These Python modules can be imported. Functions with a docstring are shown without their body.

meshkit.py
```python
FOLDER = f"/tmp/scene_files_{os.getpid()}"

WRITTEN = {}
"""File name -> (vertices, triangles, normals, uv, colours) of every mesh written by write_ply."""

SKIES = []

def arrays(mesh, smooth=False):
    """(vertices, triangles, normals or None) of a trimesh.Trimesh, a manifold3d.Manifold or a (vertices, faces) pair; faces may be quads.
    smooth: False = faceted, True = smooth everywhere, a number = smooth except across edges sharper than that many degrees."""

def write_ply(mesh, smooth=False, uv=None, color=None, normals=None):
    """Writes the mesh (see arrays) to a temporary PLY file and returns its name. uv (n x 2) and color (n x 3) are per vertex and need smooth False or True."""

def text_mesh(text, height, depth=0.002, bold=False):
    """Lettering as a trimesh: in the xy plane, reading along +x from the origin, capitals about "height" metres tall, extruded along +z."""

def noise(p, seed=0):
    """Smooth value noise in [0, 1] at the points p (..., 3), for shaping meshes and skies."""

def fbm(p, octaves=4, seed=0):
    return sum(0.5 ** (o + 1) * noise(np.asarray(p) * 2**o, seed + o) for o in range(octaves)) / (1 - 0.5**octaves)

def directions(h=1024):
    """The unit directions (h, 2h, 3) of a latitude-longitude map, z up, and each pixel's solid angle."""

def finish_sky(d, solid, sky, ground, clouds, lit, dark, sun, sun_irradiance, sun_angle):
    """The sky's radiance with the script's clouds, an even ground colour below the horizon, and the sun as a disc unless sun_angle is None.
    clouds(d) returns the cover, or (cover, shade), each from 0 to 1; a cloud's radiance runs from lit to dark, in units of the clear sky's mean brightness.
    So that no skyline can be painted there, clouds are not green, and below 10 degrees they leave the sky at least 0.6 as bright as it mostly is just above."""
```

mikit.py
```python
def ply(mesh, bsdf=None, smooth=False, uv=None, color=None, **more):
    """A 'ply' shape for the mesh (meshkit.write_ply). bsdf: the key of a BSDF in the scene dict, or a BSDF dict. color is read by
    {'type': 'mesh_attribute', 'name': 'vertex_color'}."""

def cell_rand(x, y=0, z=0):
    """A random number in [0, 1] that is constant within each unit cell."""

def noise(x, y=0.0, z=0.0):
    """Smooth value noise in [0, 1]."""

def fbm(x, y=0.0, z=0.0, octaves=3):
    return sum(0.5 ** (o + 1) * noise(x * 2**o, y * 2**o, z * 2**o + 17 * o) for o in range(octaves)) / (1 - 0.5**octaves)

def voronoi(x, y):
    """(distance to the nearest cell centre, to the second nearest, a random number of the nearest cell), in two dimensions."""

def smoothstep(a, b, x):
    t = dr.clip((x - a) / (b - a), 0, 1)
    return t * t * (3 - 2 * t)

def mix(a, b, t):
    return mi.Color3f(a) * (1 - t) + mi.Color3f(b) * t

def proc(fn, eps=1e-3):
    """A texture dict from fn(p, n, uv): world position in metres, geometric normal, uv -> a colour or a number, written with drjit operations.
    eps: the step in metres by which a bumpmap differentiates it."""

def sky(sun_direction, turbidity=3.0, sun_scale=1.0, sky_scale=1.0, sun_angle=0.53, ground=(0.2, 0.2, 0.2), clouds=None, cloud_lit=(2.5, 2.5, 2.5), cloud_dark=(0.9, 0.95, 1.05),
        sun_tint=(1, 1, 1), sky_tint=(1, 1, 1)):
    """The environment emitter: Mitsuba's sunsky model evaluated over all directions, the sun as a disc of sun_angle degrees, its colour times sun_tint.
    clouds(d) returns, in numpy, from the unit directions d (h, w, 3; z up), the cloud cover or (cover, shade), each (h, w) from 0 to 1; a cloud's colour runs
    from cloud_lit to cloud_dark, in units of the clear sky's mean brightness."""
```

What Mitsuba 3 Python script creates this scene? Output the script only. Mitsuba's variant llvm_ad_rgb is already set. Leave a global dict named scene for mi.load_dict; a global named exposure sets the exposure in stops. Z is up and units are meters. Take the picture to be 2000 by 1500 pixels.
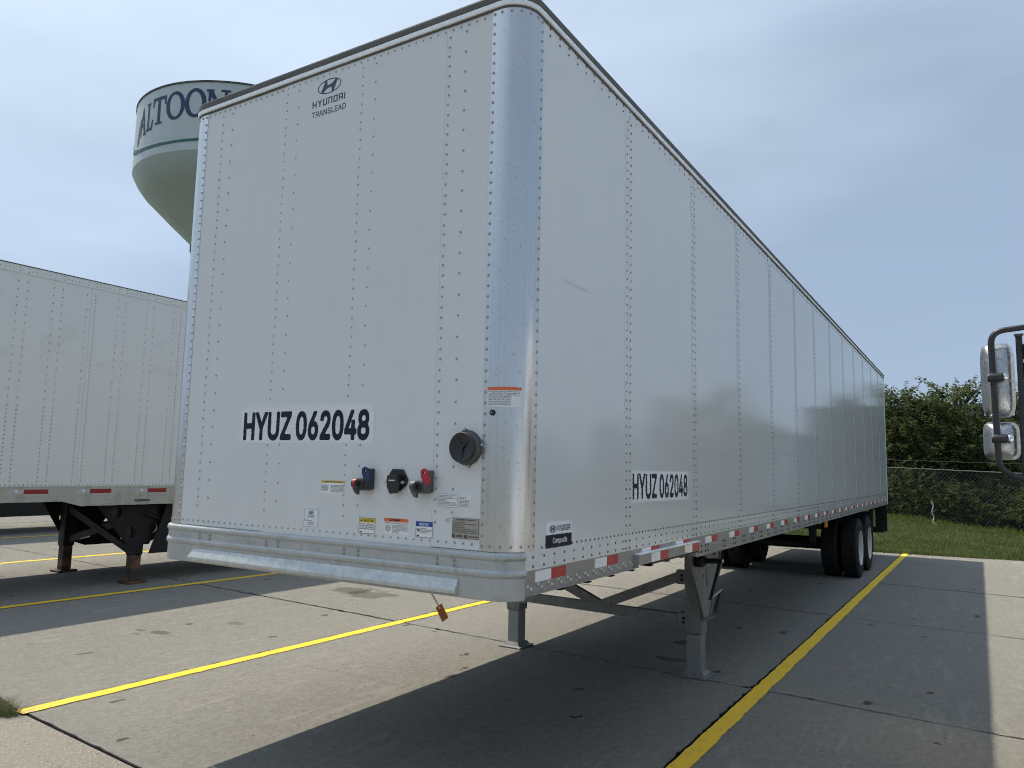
import math, random
import numpy as np
import trimesh, shapely
import shapely.affinity as aff
from shapely.geometry import Polygon, LineString, Point, box as sbox
from shapely.ops import unary_union
import drjit as dr
import mitsuba as mi
import mikit, meshkit
from mikit import proc, noise, fbm, voronoi, smoothstep, mix, cell_rand

scene, labels = {'type': 'scene'}, {}

# ------------------------------------------------------------------ camera, light, exposure
CAM = np.array([-2.8809, -1.7639, 1.7389])
ROT = np.array([[0.8439055, -0.5257192, -0.1069712], [0.5245306, 0.8503916, -0.0412534], [0.1126551, -0.0212956, 0.9934059]])
FOC = 1463.37                                    # focal length for a picture 2000 pixels wide
scene['camera'] = {'type': 'perspective', 'fov': math.degrees(2 * math.atan(1000 / FOC)), 'fov_axis': 'x', 'near_clip': 0.05, 'far_clip': 3000.0,
                   'to_world': mi.ScalarTransform4f().look_at(origin=CAM.tolist(), target=(CAM + ROT[:, 0]).tolist(), up=ROT[:, 2].tolist()),
                   'film': {'type': 'hdrfilm', 'width': 1024, 'height': 768}}
SUN = (0.012, 0.437, 1.0)


def veil(d):
    """Thin summer haze over the whole sky, brighter round the sun."""
    n = meshkit.fbm(d * np.array([1.6, 1.6, 3.5]) + 3.1, 4, 5)
    m = meshkit.fbm(d * np.array([4.0, 4.0, 11.0]) + 7.7, 4, 9)
    away = np.arccos(np.clip(d @ (np.array(SUN) / np.linalg.norm(SUN)), -1, 1)) / np.pi
    return np.clip(0.88 + 0.3 * (n - 0.5) - 0.45 * np.clip(away - 0.36, 0, 0.35), 0, 0.97), np.clip((away - 0.19) * 4.8 + 0.6 * (m - 0.5), 0, 1)


scene['sky'] = mikit.sky(SUN, turbidity=4.0, sun_scale=0.82, sky_scale=1.0, sun_angle=0.6, clouds=veil, cloud_lit=(1.44, 1.72, 2.06), cloud_dark=(0.70, 0.885, 1.125),
                         sun_tint=(0.88, 0.96, 1.03), ground=(0.22, 0.21, 0.19))
exposure = 2.22

rng = np.random.default_rng(11)


# ------------------------------------------------------------------ helpers
def numbered(key):
    if key not in scene and not any(k.startswith(key + '__') for k in scene):
        return key
    i = 1
    while f'{key}_{i:03d}' in scene or any(k.startswith(f'{key}_{i:03d}__') for k in scene):
        i += 1
    return f'{key}_{i:03d}'


COUNT = {}


def fresh(key):
    n = COUNT.get(key, -1) + 1
    COUNT[key] = n
    return key if n == 0 else f'{key}_{n:03d}'


def thing(name, label, category, group=None):
    key = fresh(name)
    labels[key] = {'label': label, 'category': category}
    if group:
        labels[key]['group'] = group
    return key


def part(parent, name, mesh, bsdf, smooth=False, label=None, stuff=False, **more):
    """One mesh entry of the scene under parent; returns its key."""
    key = fresh(f'{parent}__{name}' if parent else name)
    scene[key] = mikit.ply(mesh, bsdf, smooth, **more)
    e = {}
    if label:
        e['label'] = label
    if stuff:
        e['kind'] = 'stuff'
    if e:
        labels[key] = e
    return key


def structure(name, mesh, bsdf, label, smooth=False, **more):
    key = part(None, name, mesh, bsdf, smooth, **more)
    labels[key] = {'label': label, 'category': name.replace('_', ' '), 'kind': 'structure'}
    return key


cat = trimesh.util.concatenate


def bx(x0, x1, y0, y1, z0, z1, bev=0.0):
    x0, x1 = sorted((x0, x1)); y0, y1 = sorted((y0, y1)); z0, z1 = sorted((z0, z1))
    if bev <= 0:
        m = trimesh.creation.box((x1 - x0, y1 - y0, z1 - z0))
        m.apply_translation(((x0 + x1) / 2, (y0 + y1) / 2, (z0 + z1) / 2))
        return m
    pts = []
    for X, sx in ((x0, 1), (x1, -1)):
        for Y, sy in ((y0, 1), (y1, -1)):
            for Z, sz in ((z0, 1), (z1, -1)):
                pts += [(X + sx * bev, Y + sy * bev, Z), (X + sx * bev, Y, Z + sz * bev), (X, Y + sy * bev, Z + sz * bev)]
    return trimesh.convex.convex_hull(np.array(pts))


def hull(pts):
    return trimesh.convex.convex_hull(np.array(pts, float))


def extrude(poly, h):
    geoms = getattr(poly, 'geoms', [poly])
    return cat([trimesh.creation.extrude_polygon(g, h, engine='earcut') for g in geoms if g.area > 1e-9])


def axes(mesh, X, Y, Z, o):
    """Places local x, y, z along the world vectors X, Y, Z from the origin o."""
    m = mesh.copy()
    A = np.eye(4); A[:3, 0], A[:3, 1], A[:3, 2], A[:3, 3] = X, Y, Z, o
    if np.linalg.det(A[:3, :3]) < 0:
        m.invert()
    m.apply_transform(A)
    return m


def on_front(mesh, y, z, x=0.0):          # reads from +y to -y, faces -x
    return axes(mesh, (0, -1, 0), (0, 0, 1), (-1, 0, 0), (x, y, z))


def on_side(mesh, x, z, y=0.0):           # reads along +x, faces -y
    return axes(mesh, (1, 0, 0), (0, 0, 1), (0, -1, 0), (x, y, z))


def plate(poly_xz, y0, y1):               # a polygon in (x, z) with thickness along y
    return axes(extrude(poly_xz, abs(y1 - y0)), (1, 0, 0), (0, 0, 1), (0, -1, 0), (0, max(y0, y1), 0))


def tube(pts, r, n=8, caps=True):
    p = np.asarray(pts, float)
    r = np.broadcast_to(r, (len(p),))
    t = np.gradient(p, axis=0); t /= np.linalg.norm(t, axis=1, keepdims=True) + 1e-12
    a = np.cross(t[0], [0, 0, 1.0] if abs(t[0, 2]) < 0.9 else [1.0, 0, 0]); a /= np.linalg.norm(a)
    rings = []
    for i in range(len(p)):
        a = a - t[i] * (a @ t[i]); a /= np.linalg.norm(a)
        b = np.cross(t[i], a)
        an = np.arange(n) * 2 * np.pi / n
        rings.append(p[i] + r[i] * (np.cos(an)[:, None] * a + np.sin(an)[:, None] * b))
    v = np.vstack(rings)
    f = []
    for i in range(len(p) - 1):
        for j in range(n):
            k = (j + 1) % n
            f += [(i * n + j, i * n + k, (i + 1) * n + k), (i * n + j, (i + 1) * n + k, (i + 1) * n + j)]
    if caps:
        v = np.vstack([v, p[0], p[-1]])
        c0, c1, L = len(v) - 2, len(v) - 1, (len(p) - 1) * n
        for j in range(n):
            k = (j + 1) % n
            f += [(c0, k, j), (c1, L + j, L + k)]
    return trimesh.Trimesh(v, f, process=False)


def bend(pts, r, n=6):
    """Rounds the corners of a polyline."""
    p = np.asarray(pts, float)
    out = [p[0]]
    for i in range(1, len(p) - 1):
        a, b, c = p[i - 1], p[i], p[i + 1]
        u, w = (a - b), (c - b)
        lu, lw = np.linalg.norm(u), np.linalg.norm(w)
        q = min(r, lu * 0.49, lw * 0.49)
        s, e = b + u / lu * q, b + w / lw * q
        for k in range(n + 1):
            x = k / n
            out.append((1 - x) ** 2 * s + 2 * x * (1 - x) * b + x * x * e)
    out.append(p[-1])
    return np.array(out)


def lathe(profile, axis, o, n=32):
    """profile: (distance along axis, radius); closed by discs where the radius is 0."""
    m = trimesh.creation.revolve(np.array([(r, h) for h, r in profile]), sections=n)
    a = np.asarray(axis, float); a /= np.linalg.norm(a)
    b = np.cross(a, [0, 0, 1.0] if abs(a[2]) < 0.9 else [1.0, 0, 0]); b /= np.linalg.norm(b)
    m = axes(m, b, np.cross(a, b), a, o)
    return m


def cyl(p0, p1, r, n=16):
    p0, p1 = np.asarray(p0, float), np.asarray(p1, float)
    L = np.linalg.norm(p1 - p0)
    return lathe([(0, 0), (0, r), (L, r), (L, 0)], p1 - p0, p0, n)


def sweep(path, nrm, prof, closed=True):
    """Sweeps a profile (o, z) along a level path: vertices path + normal * o at height z."""
    path, nrm, prof = map(np.asarray, (path, nrm, prof))
    P, Q = len(path), len(prof)
    v = np.zeros((P, Q, 3))
    v[..., :2] = path[:, None] + nrm[:, None] * prof[None, :, :1]
    v[..., 2] = prof[None, :, 1]
    f = []
    for i in range(P - 1):
        for j in range(Q if closed else Q - 1):
            k = (j + 1) % Q
            f += [(i * Q + j, (i + 1) * Q + j, (i + 1) * Q + k), (i * Q + j, (i + 1) * Q + k, i * Q + k)]
    if closed:
        tri = trimesh.creation.triangulate_polygon(Polygon(prof), engine='earcut')
        if np.allclose(tri[0][:Q], prof[:len(tri[0])] if len(tri[0]) == Q else tri[0][:Q]):
            e = (P - 1) * Q
            vv, tt = tri
            idx = [int(np.argmin(((prof - q) ** 2).sum(1))) for q in vv]
            for a, b, c in tt:
                f += [(idx[a], idx[b], idx[c]), (e + idx[a], e + idx[c], e + idx[b])]
    m = trimesh.Trimesh(v.reshape(-1, 3), f, process=False)
    m.fix_normals()
    return m


DOME = None


def domes(pts, nrm, r=0.008, h=0.0045, n=7):
    """Rivet heads: shallow domes at pts, each with its own outward normal; one mesh of all."""
    pts = np.asarray(pts, float); nrm = np.broadcast_to(np.asarray(nrm, float), pts.shape)
    an = np.arange(n) * 2 * np.pi / n
    c = np.stack([np.cos(an), np.sin(an)], -1)
    loc = np.vstack([np.c_[c, np.zeros(n)] * [1, 1, 1], np.c_[c * 0.82, np.full(n, 0.55)], np.c_[c * 0.42, np.full(n, 0.92)], [[0, 0, 1]]])
    f = []
    for k in range(2):
        for j in range(n):
            q = (j + 1) % n
            f += [(k * n + j, k * n + q, (k + 1) * n + q), (k * n + j, (k + 1) * n + q, (k + 1) * n + j)]
    f += [(2 * n + j, 2 * n + (j + 1) % n, 3 * n) for j in range(n)]
    f = np.array(f)
    nz = nrm / np.linalg.norm(nrm, axis=1, keepdims=True)
    up = np.where(np.abs(nz[:, 2:]) < 0.9, [0, 0, 1.0], [1.0, 0, 0])
    a = np.cross(up, nz); a /= np.linalg.norm(a, axis=1, keepdims=True)
    b = np.cross(nz, a)
    v = pts[:, None] + r * (loc[None, :, :1] * a[:, None] + loc[None, :, 1:2] * b[:, None]) + h * loc[None, :, 2:] * nz[:, None]
    F = f[None] + (np.arange(len(pts)) * len(loc))[:, None, None]
    return trimesh.Trimesh(v.reshape(-1, 3), F.reshape(-1, 3), process=False)


TEXTS = {}


def text(s, w, h, bold=False, depth=0.001, grow=0.0):
    """Lettering that fills exactly w by h, from the origin; grow thickens its strokes (1 = the height of a capital)."""
    k = (s, bold, grow)
    if k not in TEXTS:
        TEXTS[k] = meshkit.text_mesh(s, 1.0, 0.1, bold)
        if grow:
            t = TEXTS[k]
            top = t.triangles[t.face_normals[:, 2] > 0.9][:, :, :2]
            g = unary_union([Polygon(q_).buffer(1e-4) for q_ in top])
            TEXTS[k] = extrude(g.buffer(grow, join_style='mitre').simplify(0.003), 0.1)
    m = TEXTS[k].copy()
    lo, hi = m.bounds
    m.apply_translation(-lo)
    m.apply_scale([w / (hi[0] - lo[0]), h / (hi[1] - lo[1]), depth / (hi[2] - lo[2])])
    return m


# ------------------------------------------------------------------ materials
def principled(name, col, rough=0.5, metal=0.0, spec=0.5, bump=None, scale=1.0, two=True, **k):
    d = {'type': 'principled', 'base_color': col if isinstance(col, dict) else {'type': 'rgb', 'value': list(col)}, 'roughness': rough, 'metallic': metal, **k}
    if metal == 0:
        d['specular'] = spec
    if bump is not None:
        d = {'type': 'bumpmap', 'tex': bump, 'scale': scale, 'bsdf': d}
    if two:
        d = {'type': 'twosided', 'bsdf': d}
    scene[name] = d
    return name


def T_white_front(p, n, uv):
    g = fbm(p.y * 1.3, p.z * 1.1, p.x, 3)
    s = noise(p.y * 38.0, p.z * 0.7)
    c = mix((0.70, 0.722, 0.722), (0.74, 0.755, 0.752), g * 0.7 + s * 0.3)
    sp = smoothstep(0.86, 0.9, noise(p.y * 70, p.z * 70, p.x * 30))
    return c * (1 - 0.02 * sp)


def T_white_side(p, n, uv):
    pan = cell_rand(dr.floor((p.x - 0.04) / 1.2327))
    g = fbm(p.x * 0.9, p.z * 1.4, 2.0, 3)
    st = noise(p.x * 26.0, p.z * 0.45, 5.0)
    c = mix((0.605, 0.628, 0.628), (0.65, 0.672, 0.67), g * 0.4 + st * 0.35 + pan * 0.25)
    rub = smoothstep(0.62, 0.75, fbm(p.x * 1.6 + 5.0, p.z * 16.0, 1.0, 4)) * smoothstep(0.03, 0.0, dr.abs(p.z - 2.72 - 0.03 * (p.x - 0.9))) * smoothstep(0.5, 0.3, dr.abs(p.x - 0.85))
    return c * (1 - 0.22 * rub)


def B_panel(p, n, uv):
    return noise(p.x * 1.7, p.z * 2.6, p.y) + 0.28 * noise(p.x * 3.1, p.z * 11.0, 3.0)


def T_neighbour(p, n, uv):
    g = fbm(p.x * 0.8, p.z * 1.2, p.y, 3)
    st = noise(p.x * 21.0, p.z * 0.5, 8.0)
    c = mix((0.75, 0.78, 0.765), (0.80, 0.82, 0.805), g * 0.6 + st * 0.4)
    # remains of a decal that was taken off: smudges with an outline of their own
    w = fbm(p.x * 4.5, p.z * 5.0, 4.0, 4)
    band = smoothstep(0.30, 0.2, dr.abs(p.z - 3.22)) * smoothstep(0.50, 0.62, w) * smoothstep(0.3, 0.6, noise(p.x * 8.0, p.z * 5.0, 2.0))
    return c * (1 - 0.055 * band)


def T_concrete(p, n, uv):
    a = fbm(p.x * 0.55, p.y * 0.55, 1.0, 4)
    b = fbm(p.x * 5.0, p.y * 9.0, 2.0, 4)
    grain = noise(p.x * 210.0, p.y * 210.0)
    gr2 = noise(p.x * 75.0, p.y * 75.0, 3.0)
    slab = cell_rand(dr.floor((p.x + 0.3 - 0.075 * p.y) / 3.85), dr.floor((p.y + 0.15) / 4.05))
    c = mix((0.145, 0.139, 0.125), (0.173, 0.166, 0.150), 0.42 * a + 0.33 * b + 0.25 * slab)
    c = c * (0.66 + 0.30 * grain + 0.22 * gr2 + 0.16 * noise(p.x * 24.0, p.y * 30.0, 7.0))
    # pale scuffs that run along the stalls
    sc = smoothstep(0.66, 0.74, fbm(p.x * 2.2, p.y * 15.0, 6.0, 4)) * smoothstep(0.45, 0.6, noise(p.x * 0.7, p.y * 0.8, 9.0))
    c = mix(c, (0.235, 0.228, 0.212), 0.30 * sc)
    # small dark drips and tar specks
    vx, vy, vr = voronoi(p.x * 1.5 + 0.6 * noise(p.x * 1.1, p.y * 1.3), p.y * 2.6)
    sp = smoothstep(0.10, 0.07, vx * (0.7 + 0.6 * noise(p.x * 3.0, p.y * 3.0)) + 0.12 * noise(p.x * 24, p.y * 24) - 0.05 * vr) * dr.select(vr > 0.88, 1.0, 0.0)
    wx, wy, wr = voronoi(p.x * 7.0 + 3.0, p.y * 9.0)
    sp2 = smoothstep(0.11, 0.08, wx + 0.07 * noise(p.x * 60, p.y * 60)) * dr.select(wr > 0.965, 1.0, 0.0)
    c = c * (1 - 0.62 * dr.maximum(sp, sp2))
    # oil stains, each with an outline of its own
    w = fbm(p.x * 6.0, p.y * 5.0, 4.0, 4) - 0.5
    for X, Y, rx, ry, k in ((5.08, 5.78, 0.36, 0.30, 0.40), (5.03, 5.33, 0.30, 0.34, 0.38), (1.965, 5.44, 0.075, 0.13, 0.45), (1.91, 5.66, 0.05, 0.085, 0.40), (1.79, 5.56, 0.035, 0.07, 0.34),
                            (2.72, 5.20, 0.07, 0.12, 0.30), (4.85, 0.9, 0.12, 0.08, 0.5), (4.1, 0.75, 0.07, 0.16, 0.45)):
        d = dr.sqrt(dr.square((p.x - X) / rx) + dr.square((p.y - Y) / ry)) + 1.5 * w
        c = c * (1 - k * smoothstep(1.08, 0.80, d))
    # a hairline crack across the middle stall
    e = dr.abs(p.x - (1.78 + 0.07 * p.y + 0.12 * (noise(p.y * 2.2, 3.0) - 0.5) + 0.03 * (noise(p.y * 12.0, 5.0) - 0.5)))
    c = c * (1 - 0.45 * smoothstep(0.004, 0.0015, e) * smoothstep(3.9, 3.6, p.y) * smoothstep(1.9, 2.3, p.y))
    return c


def B_concrete(p, n, uv):
    return 0.6 * noise(p.x * 95.0, p.y * 95.0) + 0.4 * noise(p.x * 230.0, p.y * 230.0)


def T_drive(p, n, uv):
    a = fbm(p.x * 0.8, p.y * 0.8, 4.0, 4)
    vx, vy, vr = voronoi(p.x * 55.0, p.y * 55.0)
    stone = smoothstep(0.42, 0.25, vx)
    c = mix((0.16, 0.147, 0.125), (0.21, 0.195, 0.168), a)
    col = mix((0.12, 0.104, 0.09), (0.36, 0.33, 0.29), vr)
    c = mix(c, col, stone * dr.select(vr > 0.35, 0.75, 0.3))
    wx, wy, wr = voronoi(p.x * 13.0, p.y * 16.0)
    return c * (1 - 0.55 * smoothstep(0.2, 0.14, wx + 0.1 * noise(p.x * 60, p.y * 60)) * dr.select(wr > 0.8, 1.0, 0.0))


def B_drive(p, n, uv):
    vx, vy, vr = voronoi(p.x * 55.0, p.y * 55.0)
    return smoothstep(0.5, 0.2, vx) * vr + 0.4 * noise(p.x * 160, p.y * 160)


def T_yellow(p, n, uv):
    g = noise(p.x * 120, p.y * 120)
    w = fbm(p.x * 9.0, p.y * 26.0, 2.0, 4)
    c = mix((0.66, 0.42, 0.028), (0.76, 0.50, 0.04), 0.5 * g + 0.5 * w)
    worn = smoothstep(0.66, 0.72, fbm(p.x * 14.0, p.y * 30.0, 7.0, 4))
    c = mix(c, (0.36, 0.26, 0.10), 0.25 * worn)
    tip = smoothstep(0.45, -0.3, p.x) * smoothstep(0.42, 0.56, fbm(p.x * 40.0, p.y * 40.0, 1.0, 3))
    return mix(c, (0.27, 0.25, 0.21), 0.8 * tip)


def T_galv(p, n, uv):
    vx, vy, vr = voronoi(p.y * 55.0 + p.x * 31.0, p.z * 55.0 + p.x * 23.0)
    f = fbm(p.y * 9.0, p.z * 14.0, p.x * 9.0, 4)
    dirt = smoothstep(0.58, 0.72, fbm(p.y * 22.0, p.z * 30.0, p.x * 22.0, 4))
    c = mix((0.39, 0.41, 0.405), (0.50, 0.515, 0.51), 0.3 * vr + 0.7 * f)
    return c * (1 - 0.14 * dirt)


def T_spangle(p, n, uv):
    vx, vy, vr = voronoi(p.y * 85.0, p.z * 85.0)
    wx, wy, wr = voronoi(p.y * 33.0 + 4.0, p.z * 33.0)
    f = fbm(p.y * 5.0, p.z * 9.0, 2.0, 3)
    return mix((0.40, 0.425, 0.425), (0.64, 0.665, 0.66), 0.34 * vr + 0.33 * wr + 0.33 * f)


def T_galv_rough(p, n, uv):
    return 0.42 + 0.22 * fbm(p.y * 16.0, p.z * 16.0, p.x * 16.0, 3)


def T_galv_dull(p, n, uv):
    f = fbm(p.x * 14.0 + p.y * 9.0, p.z * 14.0, p.y * 14.0, 4)
    k = smoothstep(0.60, 0.70, fbm(p.x * 40.0, p.z * 40.0, p.y * 40.0, 3))
    return mix((0.155, 0.158, 0.150), (0.24, 0.243, 0.235), f) * (1 - 0.3 * k)


def T_alu(p, n, uv):
    st = noise(p.x * 160.0 + p.y * 160.0, p.z * 0.5, 3.0)
    f = fbm(p.x * 5 + p.y * 5, p.z * 2.0, 1.0, 3)
    dots = smoothstep(0.80, 0.86, noise(p.x * 110.0, p.y * 110.0, p.z * 60.0))
    return mix((0.52, 0.523, 0.52), (0.65, 0.652, 0.648), 0.5 * st + 0.5 * f) * (1 - 0.18 * dots)


def T_alu_rough(p, n, uv):
    return 0.17 + 0.20 * fbm(p.x * 45.0 + p.y * 30.0, p.z * 1.2, 2.0, 3)


def T_rust(p, n, uv):
    f = fbm(p.x * 9, p.y * 9, p.z * 7, 4)
    return mix((0.045, 0.035, 0.03), (0.16, 0.075, 0.04), smoothstep(0.4, 0.65, f))


def T_rail(p, n, uv):
    f = fbm(p.x * 3.0, p.z * 14.0, p.y * 3.0, 4)
    return mix((0.27, 0.262, 0.248), (0.36, 0.35, 0.335), f)


def T_beige(p, n, uv):
    f = fbm(p.x * 3.0, p.z * 16.0, p.y, 4)
    st = smoothstep(0.6, 0.75, noise(p.x * 17.0, p.z * 2.5, 3.0))
    return mix((0.34, 0.33, 0.285), (0.46, 0.445, 0.395), f) * (1 - 0.12 * st)


def T_tower(p, n, uv):
    f = fbm(p.x * 0.25, p.y * 0.25, p.z * 0.5, 4)
    st = noise(p.x * 1.6 + p.y * 1.6, p.z * 0.08, 3.0)
    seam = smoothstep(0.05, 0.02, dr.abs(p.z - 37.1))
    pit = smoothstep(0.72, 0.78, fbm(p.x * 0.9, p.y * 0.9, p.z * 1.4, 4))
    return mix((0.50, 0.54, 0.54), (0.58, 0.61, 0.61), 0.6 * f + 0.4 * st) * (1 - 0.06 * seam - 0.06 * pit)


def T_ground(p, n, uv):
    f = fbm(p.x * 0.35, p.y * 0.35, 2.0, 4)
    g = fbm(p.x * 9.0, p.y * 9.0, 3.0, 3)
    return mix((0.036, 0.042, 0.020), (0.062, 0.070, 0.036), 0.5 * f + 0.5 * g)


def T_chrome(p, n, uv):
    return 0.32 + 0.14 * smoothstep(0.48, 0.66, fbm(p.x * 60.0, p.y * 60.0, p.z * 60.0, 4))


def T_chrome_col(p, n, uv):
    f = smoothstep(0.55, 0.75, noise(p.x * 260.0, p.y * 260.0, p.z * 230.0)) * smoothstep(0.40, 0.60, fbm(p.x * 22.0, p.y * 22.0, p.z * 14.0, 3))
    return mix((0.44, 0.45, 0.465), (0.26, 0.265, 0.275), f)


def T_grime_and_shade(p, n, uv):
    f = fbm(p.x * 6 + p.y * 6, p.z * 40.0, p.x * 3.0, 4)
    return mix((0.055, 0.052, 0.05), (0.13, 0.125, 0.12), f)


def T_tire(p, n, uv):
    f = fbm(p.x * 12, p.y * 12, p.z * 12, 3)
    return mix((0.008, 0.008, 0.009), (0.019, 0.0185, 0.018), f)



def gelcoat(name, col, alpha, bump=None, scale=1.0):
    d = {'type': 'roughplastic', 'distribution': 'ggx', 'alpha': alpha, 'int_ior': 1.5, 'diffuse_reflectance': col}
    if bump is not None:
        d = {'type': 'bumpmap', 'tex': bump, 'scale': scale, 'bsdf': d}
    scene[name] = {'type': 'twosided', 'bsdf': d}


gelcoat('m_white_front', proc(T_white_front), 0.10)
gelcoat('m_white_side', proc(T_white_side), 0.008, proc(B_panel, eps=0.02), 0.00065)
gelcoat('m_neighbour', proc(T_neighbour), 0.14)
principled('m_concrete', proc(T_concrete), 0.95, spec=0.08, bump=proc(B_concrete, eps=0.002), scale=0.0011)
principled('m_drive', proc(T_drive), 0.9, spec=0.3, bump=proc(B_drive, eps=0.003), scale=0.004)
principled('m_sealant', (0.006, 0.006, 0.006), 0.9, spec=0.05)
principled('m_yellow', proc(T_yellow), 0.7, spec=0.35)
principled('m_galv', proc(T_galv), proc(T_galv_rough), metal=0.6)
principled('m_spangle', proc(T_spangle), 0.48, metal=0.55)
principled('m_galv_dull', proc(T_galv_dull), 0.55, metal=0.35)
principled('m_leg', (0.25, 0.26, 0.26), 0.45, metal=0.5)
principled('m_alu', proc(T_alu), proc(T_alu_rough), metal=1.0)
principled('m_rail', proc(T_rail), 0.42, metal=0.45)
principled('m_beige', proc(T_beige), 0.6)
principled('m_bright', (0.78, 0.79, 0.80), 0.35, metal=0.3)
principled('m_rivet', (0.33, 0.34, 0.345), 0.40, metal=0.7)
principled('m_rivet_dark', (0.085, 0.088, 0.09), 0.4, metal=0.5)
principled('m_rivet_bright', (0.46, 0.46, 0.455), 0.38, metal=0.7)
principled('m_rivet_paint', (0.16, 0.17, 0.17), 0.5)
principled('m_grime_and_shade', proc(T_grime_and_shade), 0.7)  # dirty dark trim, and the painted shade strip below the top rail
principled('m_black', (0.014, 0.015, 0.017), 0.42)
principled('m_black_gloss', (0.012, 0.013, 0.016), 0.22)
principled('m_dark', (0.012, 0.0125, 0.014), 0.6, spec=0.3)
principled('m_underside', (0.015, 0.015, 0.016), 0.7, spec=0.3)
principled('m_rust', proc(T_rust), 0.75)
principled('m_print', (0.014, 0.016, 0.026), 0.6, spec=0.2)
principled('m_navy', (0.016, 0.022, 0.060), 0.4)
principled('m_fine_print', (0.16, 0.165, 0.17), 0.5)
principled('m_vinyl', (0.70, 0.72, 0.74), 0.4, spec=0.3)
principled('m_sticker', (0.74, 0.755, 0.75), 0.35)
principled('m_yellow_label', (0.72, 0.56, 0.05), 0.4)
principled('m_gold_label', (0.55, 0.40, 0.07), 0.4)
principled('m_orange_label', (0.62, 0.13, 0.05), 0.4)
principled('m_blue_label', (0.018, 0.050, 0.26), 0.4)
principled('m_data_plate', (0.36, 0.34, 0.29), 0.4, metal=0.4)
principled('m_red_tape', (0.36, 0.012, 0.018), 0.3)
principled('m_old_tape', (0.40, 0.42, 0.43), 0.35)
principled('m_old_red', (0.24, 0.010, 0.014), 0.4)
principled('m_white_tape', (0.72, 0.73, 0.74), 0.3)
principled('m_amber', (0.62, 0.20, 0.02), 0.25)
principled('m_red_plastic', (0.38, 0.015, 0.03), 0.4)
principled('m_blue_plastic', (0.012, 0.022, 0.085), 0.4)
principled('m_grey_cast', (0.10, 0.105, 0.10), 0.5, metal=0.3)
principled('m_dark_cast', (0.035, 0.036, 0.037), 0.5)
principled('m_tag', (0.40, 0.13, 0.012), 0.5)
principled('m_tag_mark', (0.12, 0.04, 0.01), 0.5)
principled('m_chain', (0.28, 0.22, 0.10), 0.4, metal=0.8)
principled('m_tire', proc(T_tire), 0.8, spec=0.3)
principled('m_wheel', (0.50, 0.50, 0.485), 0.45)
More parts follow.
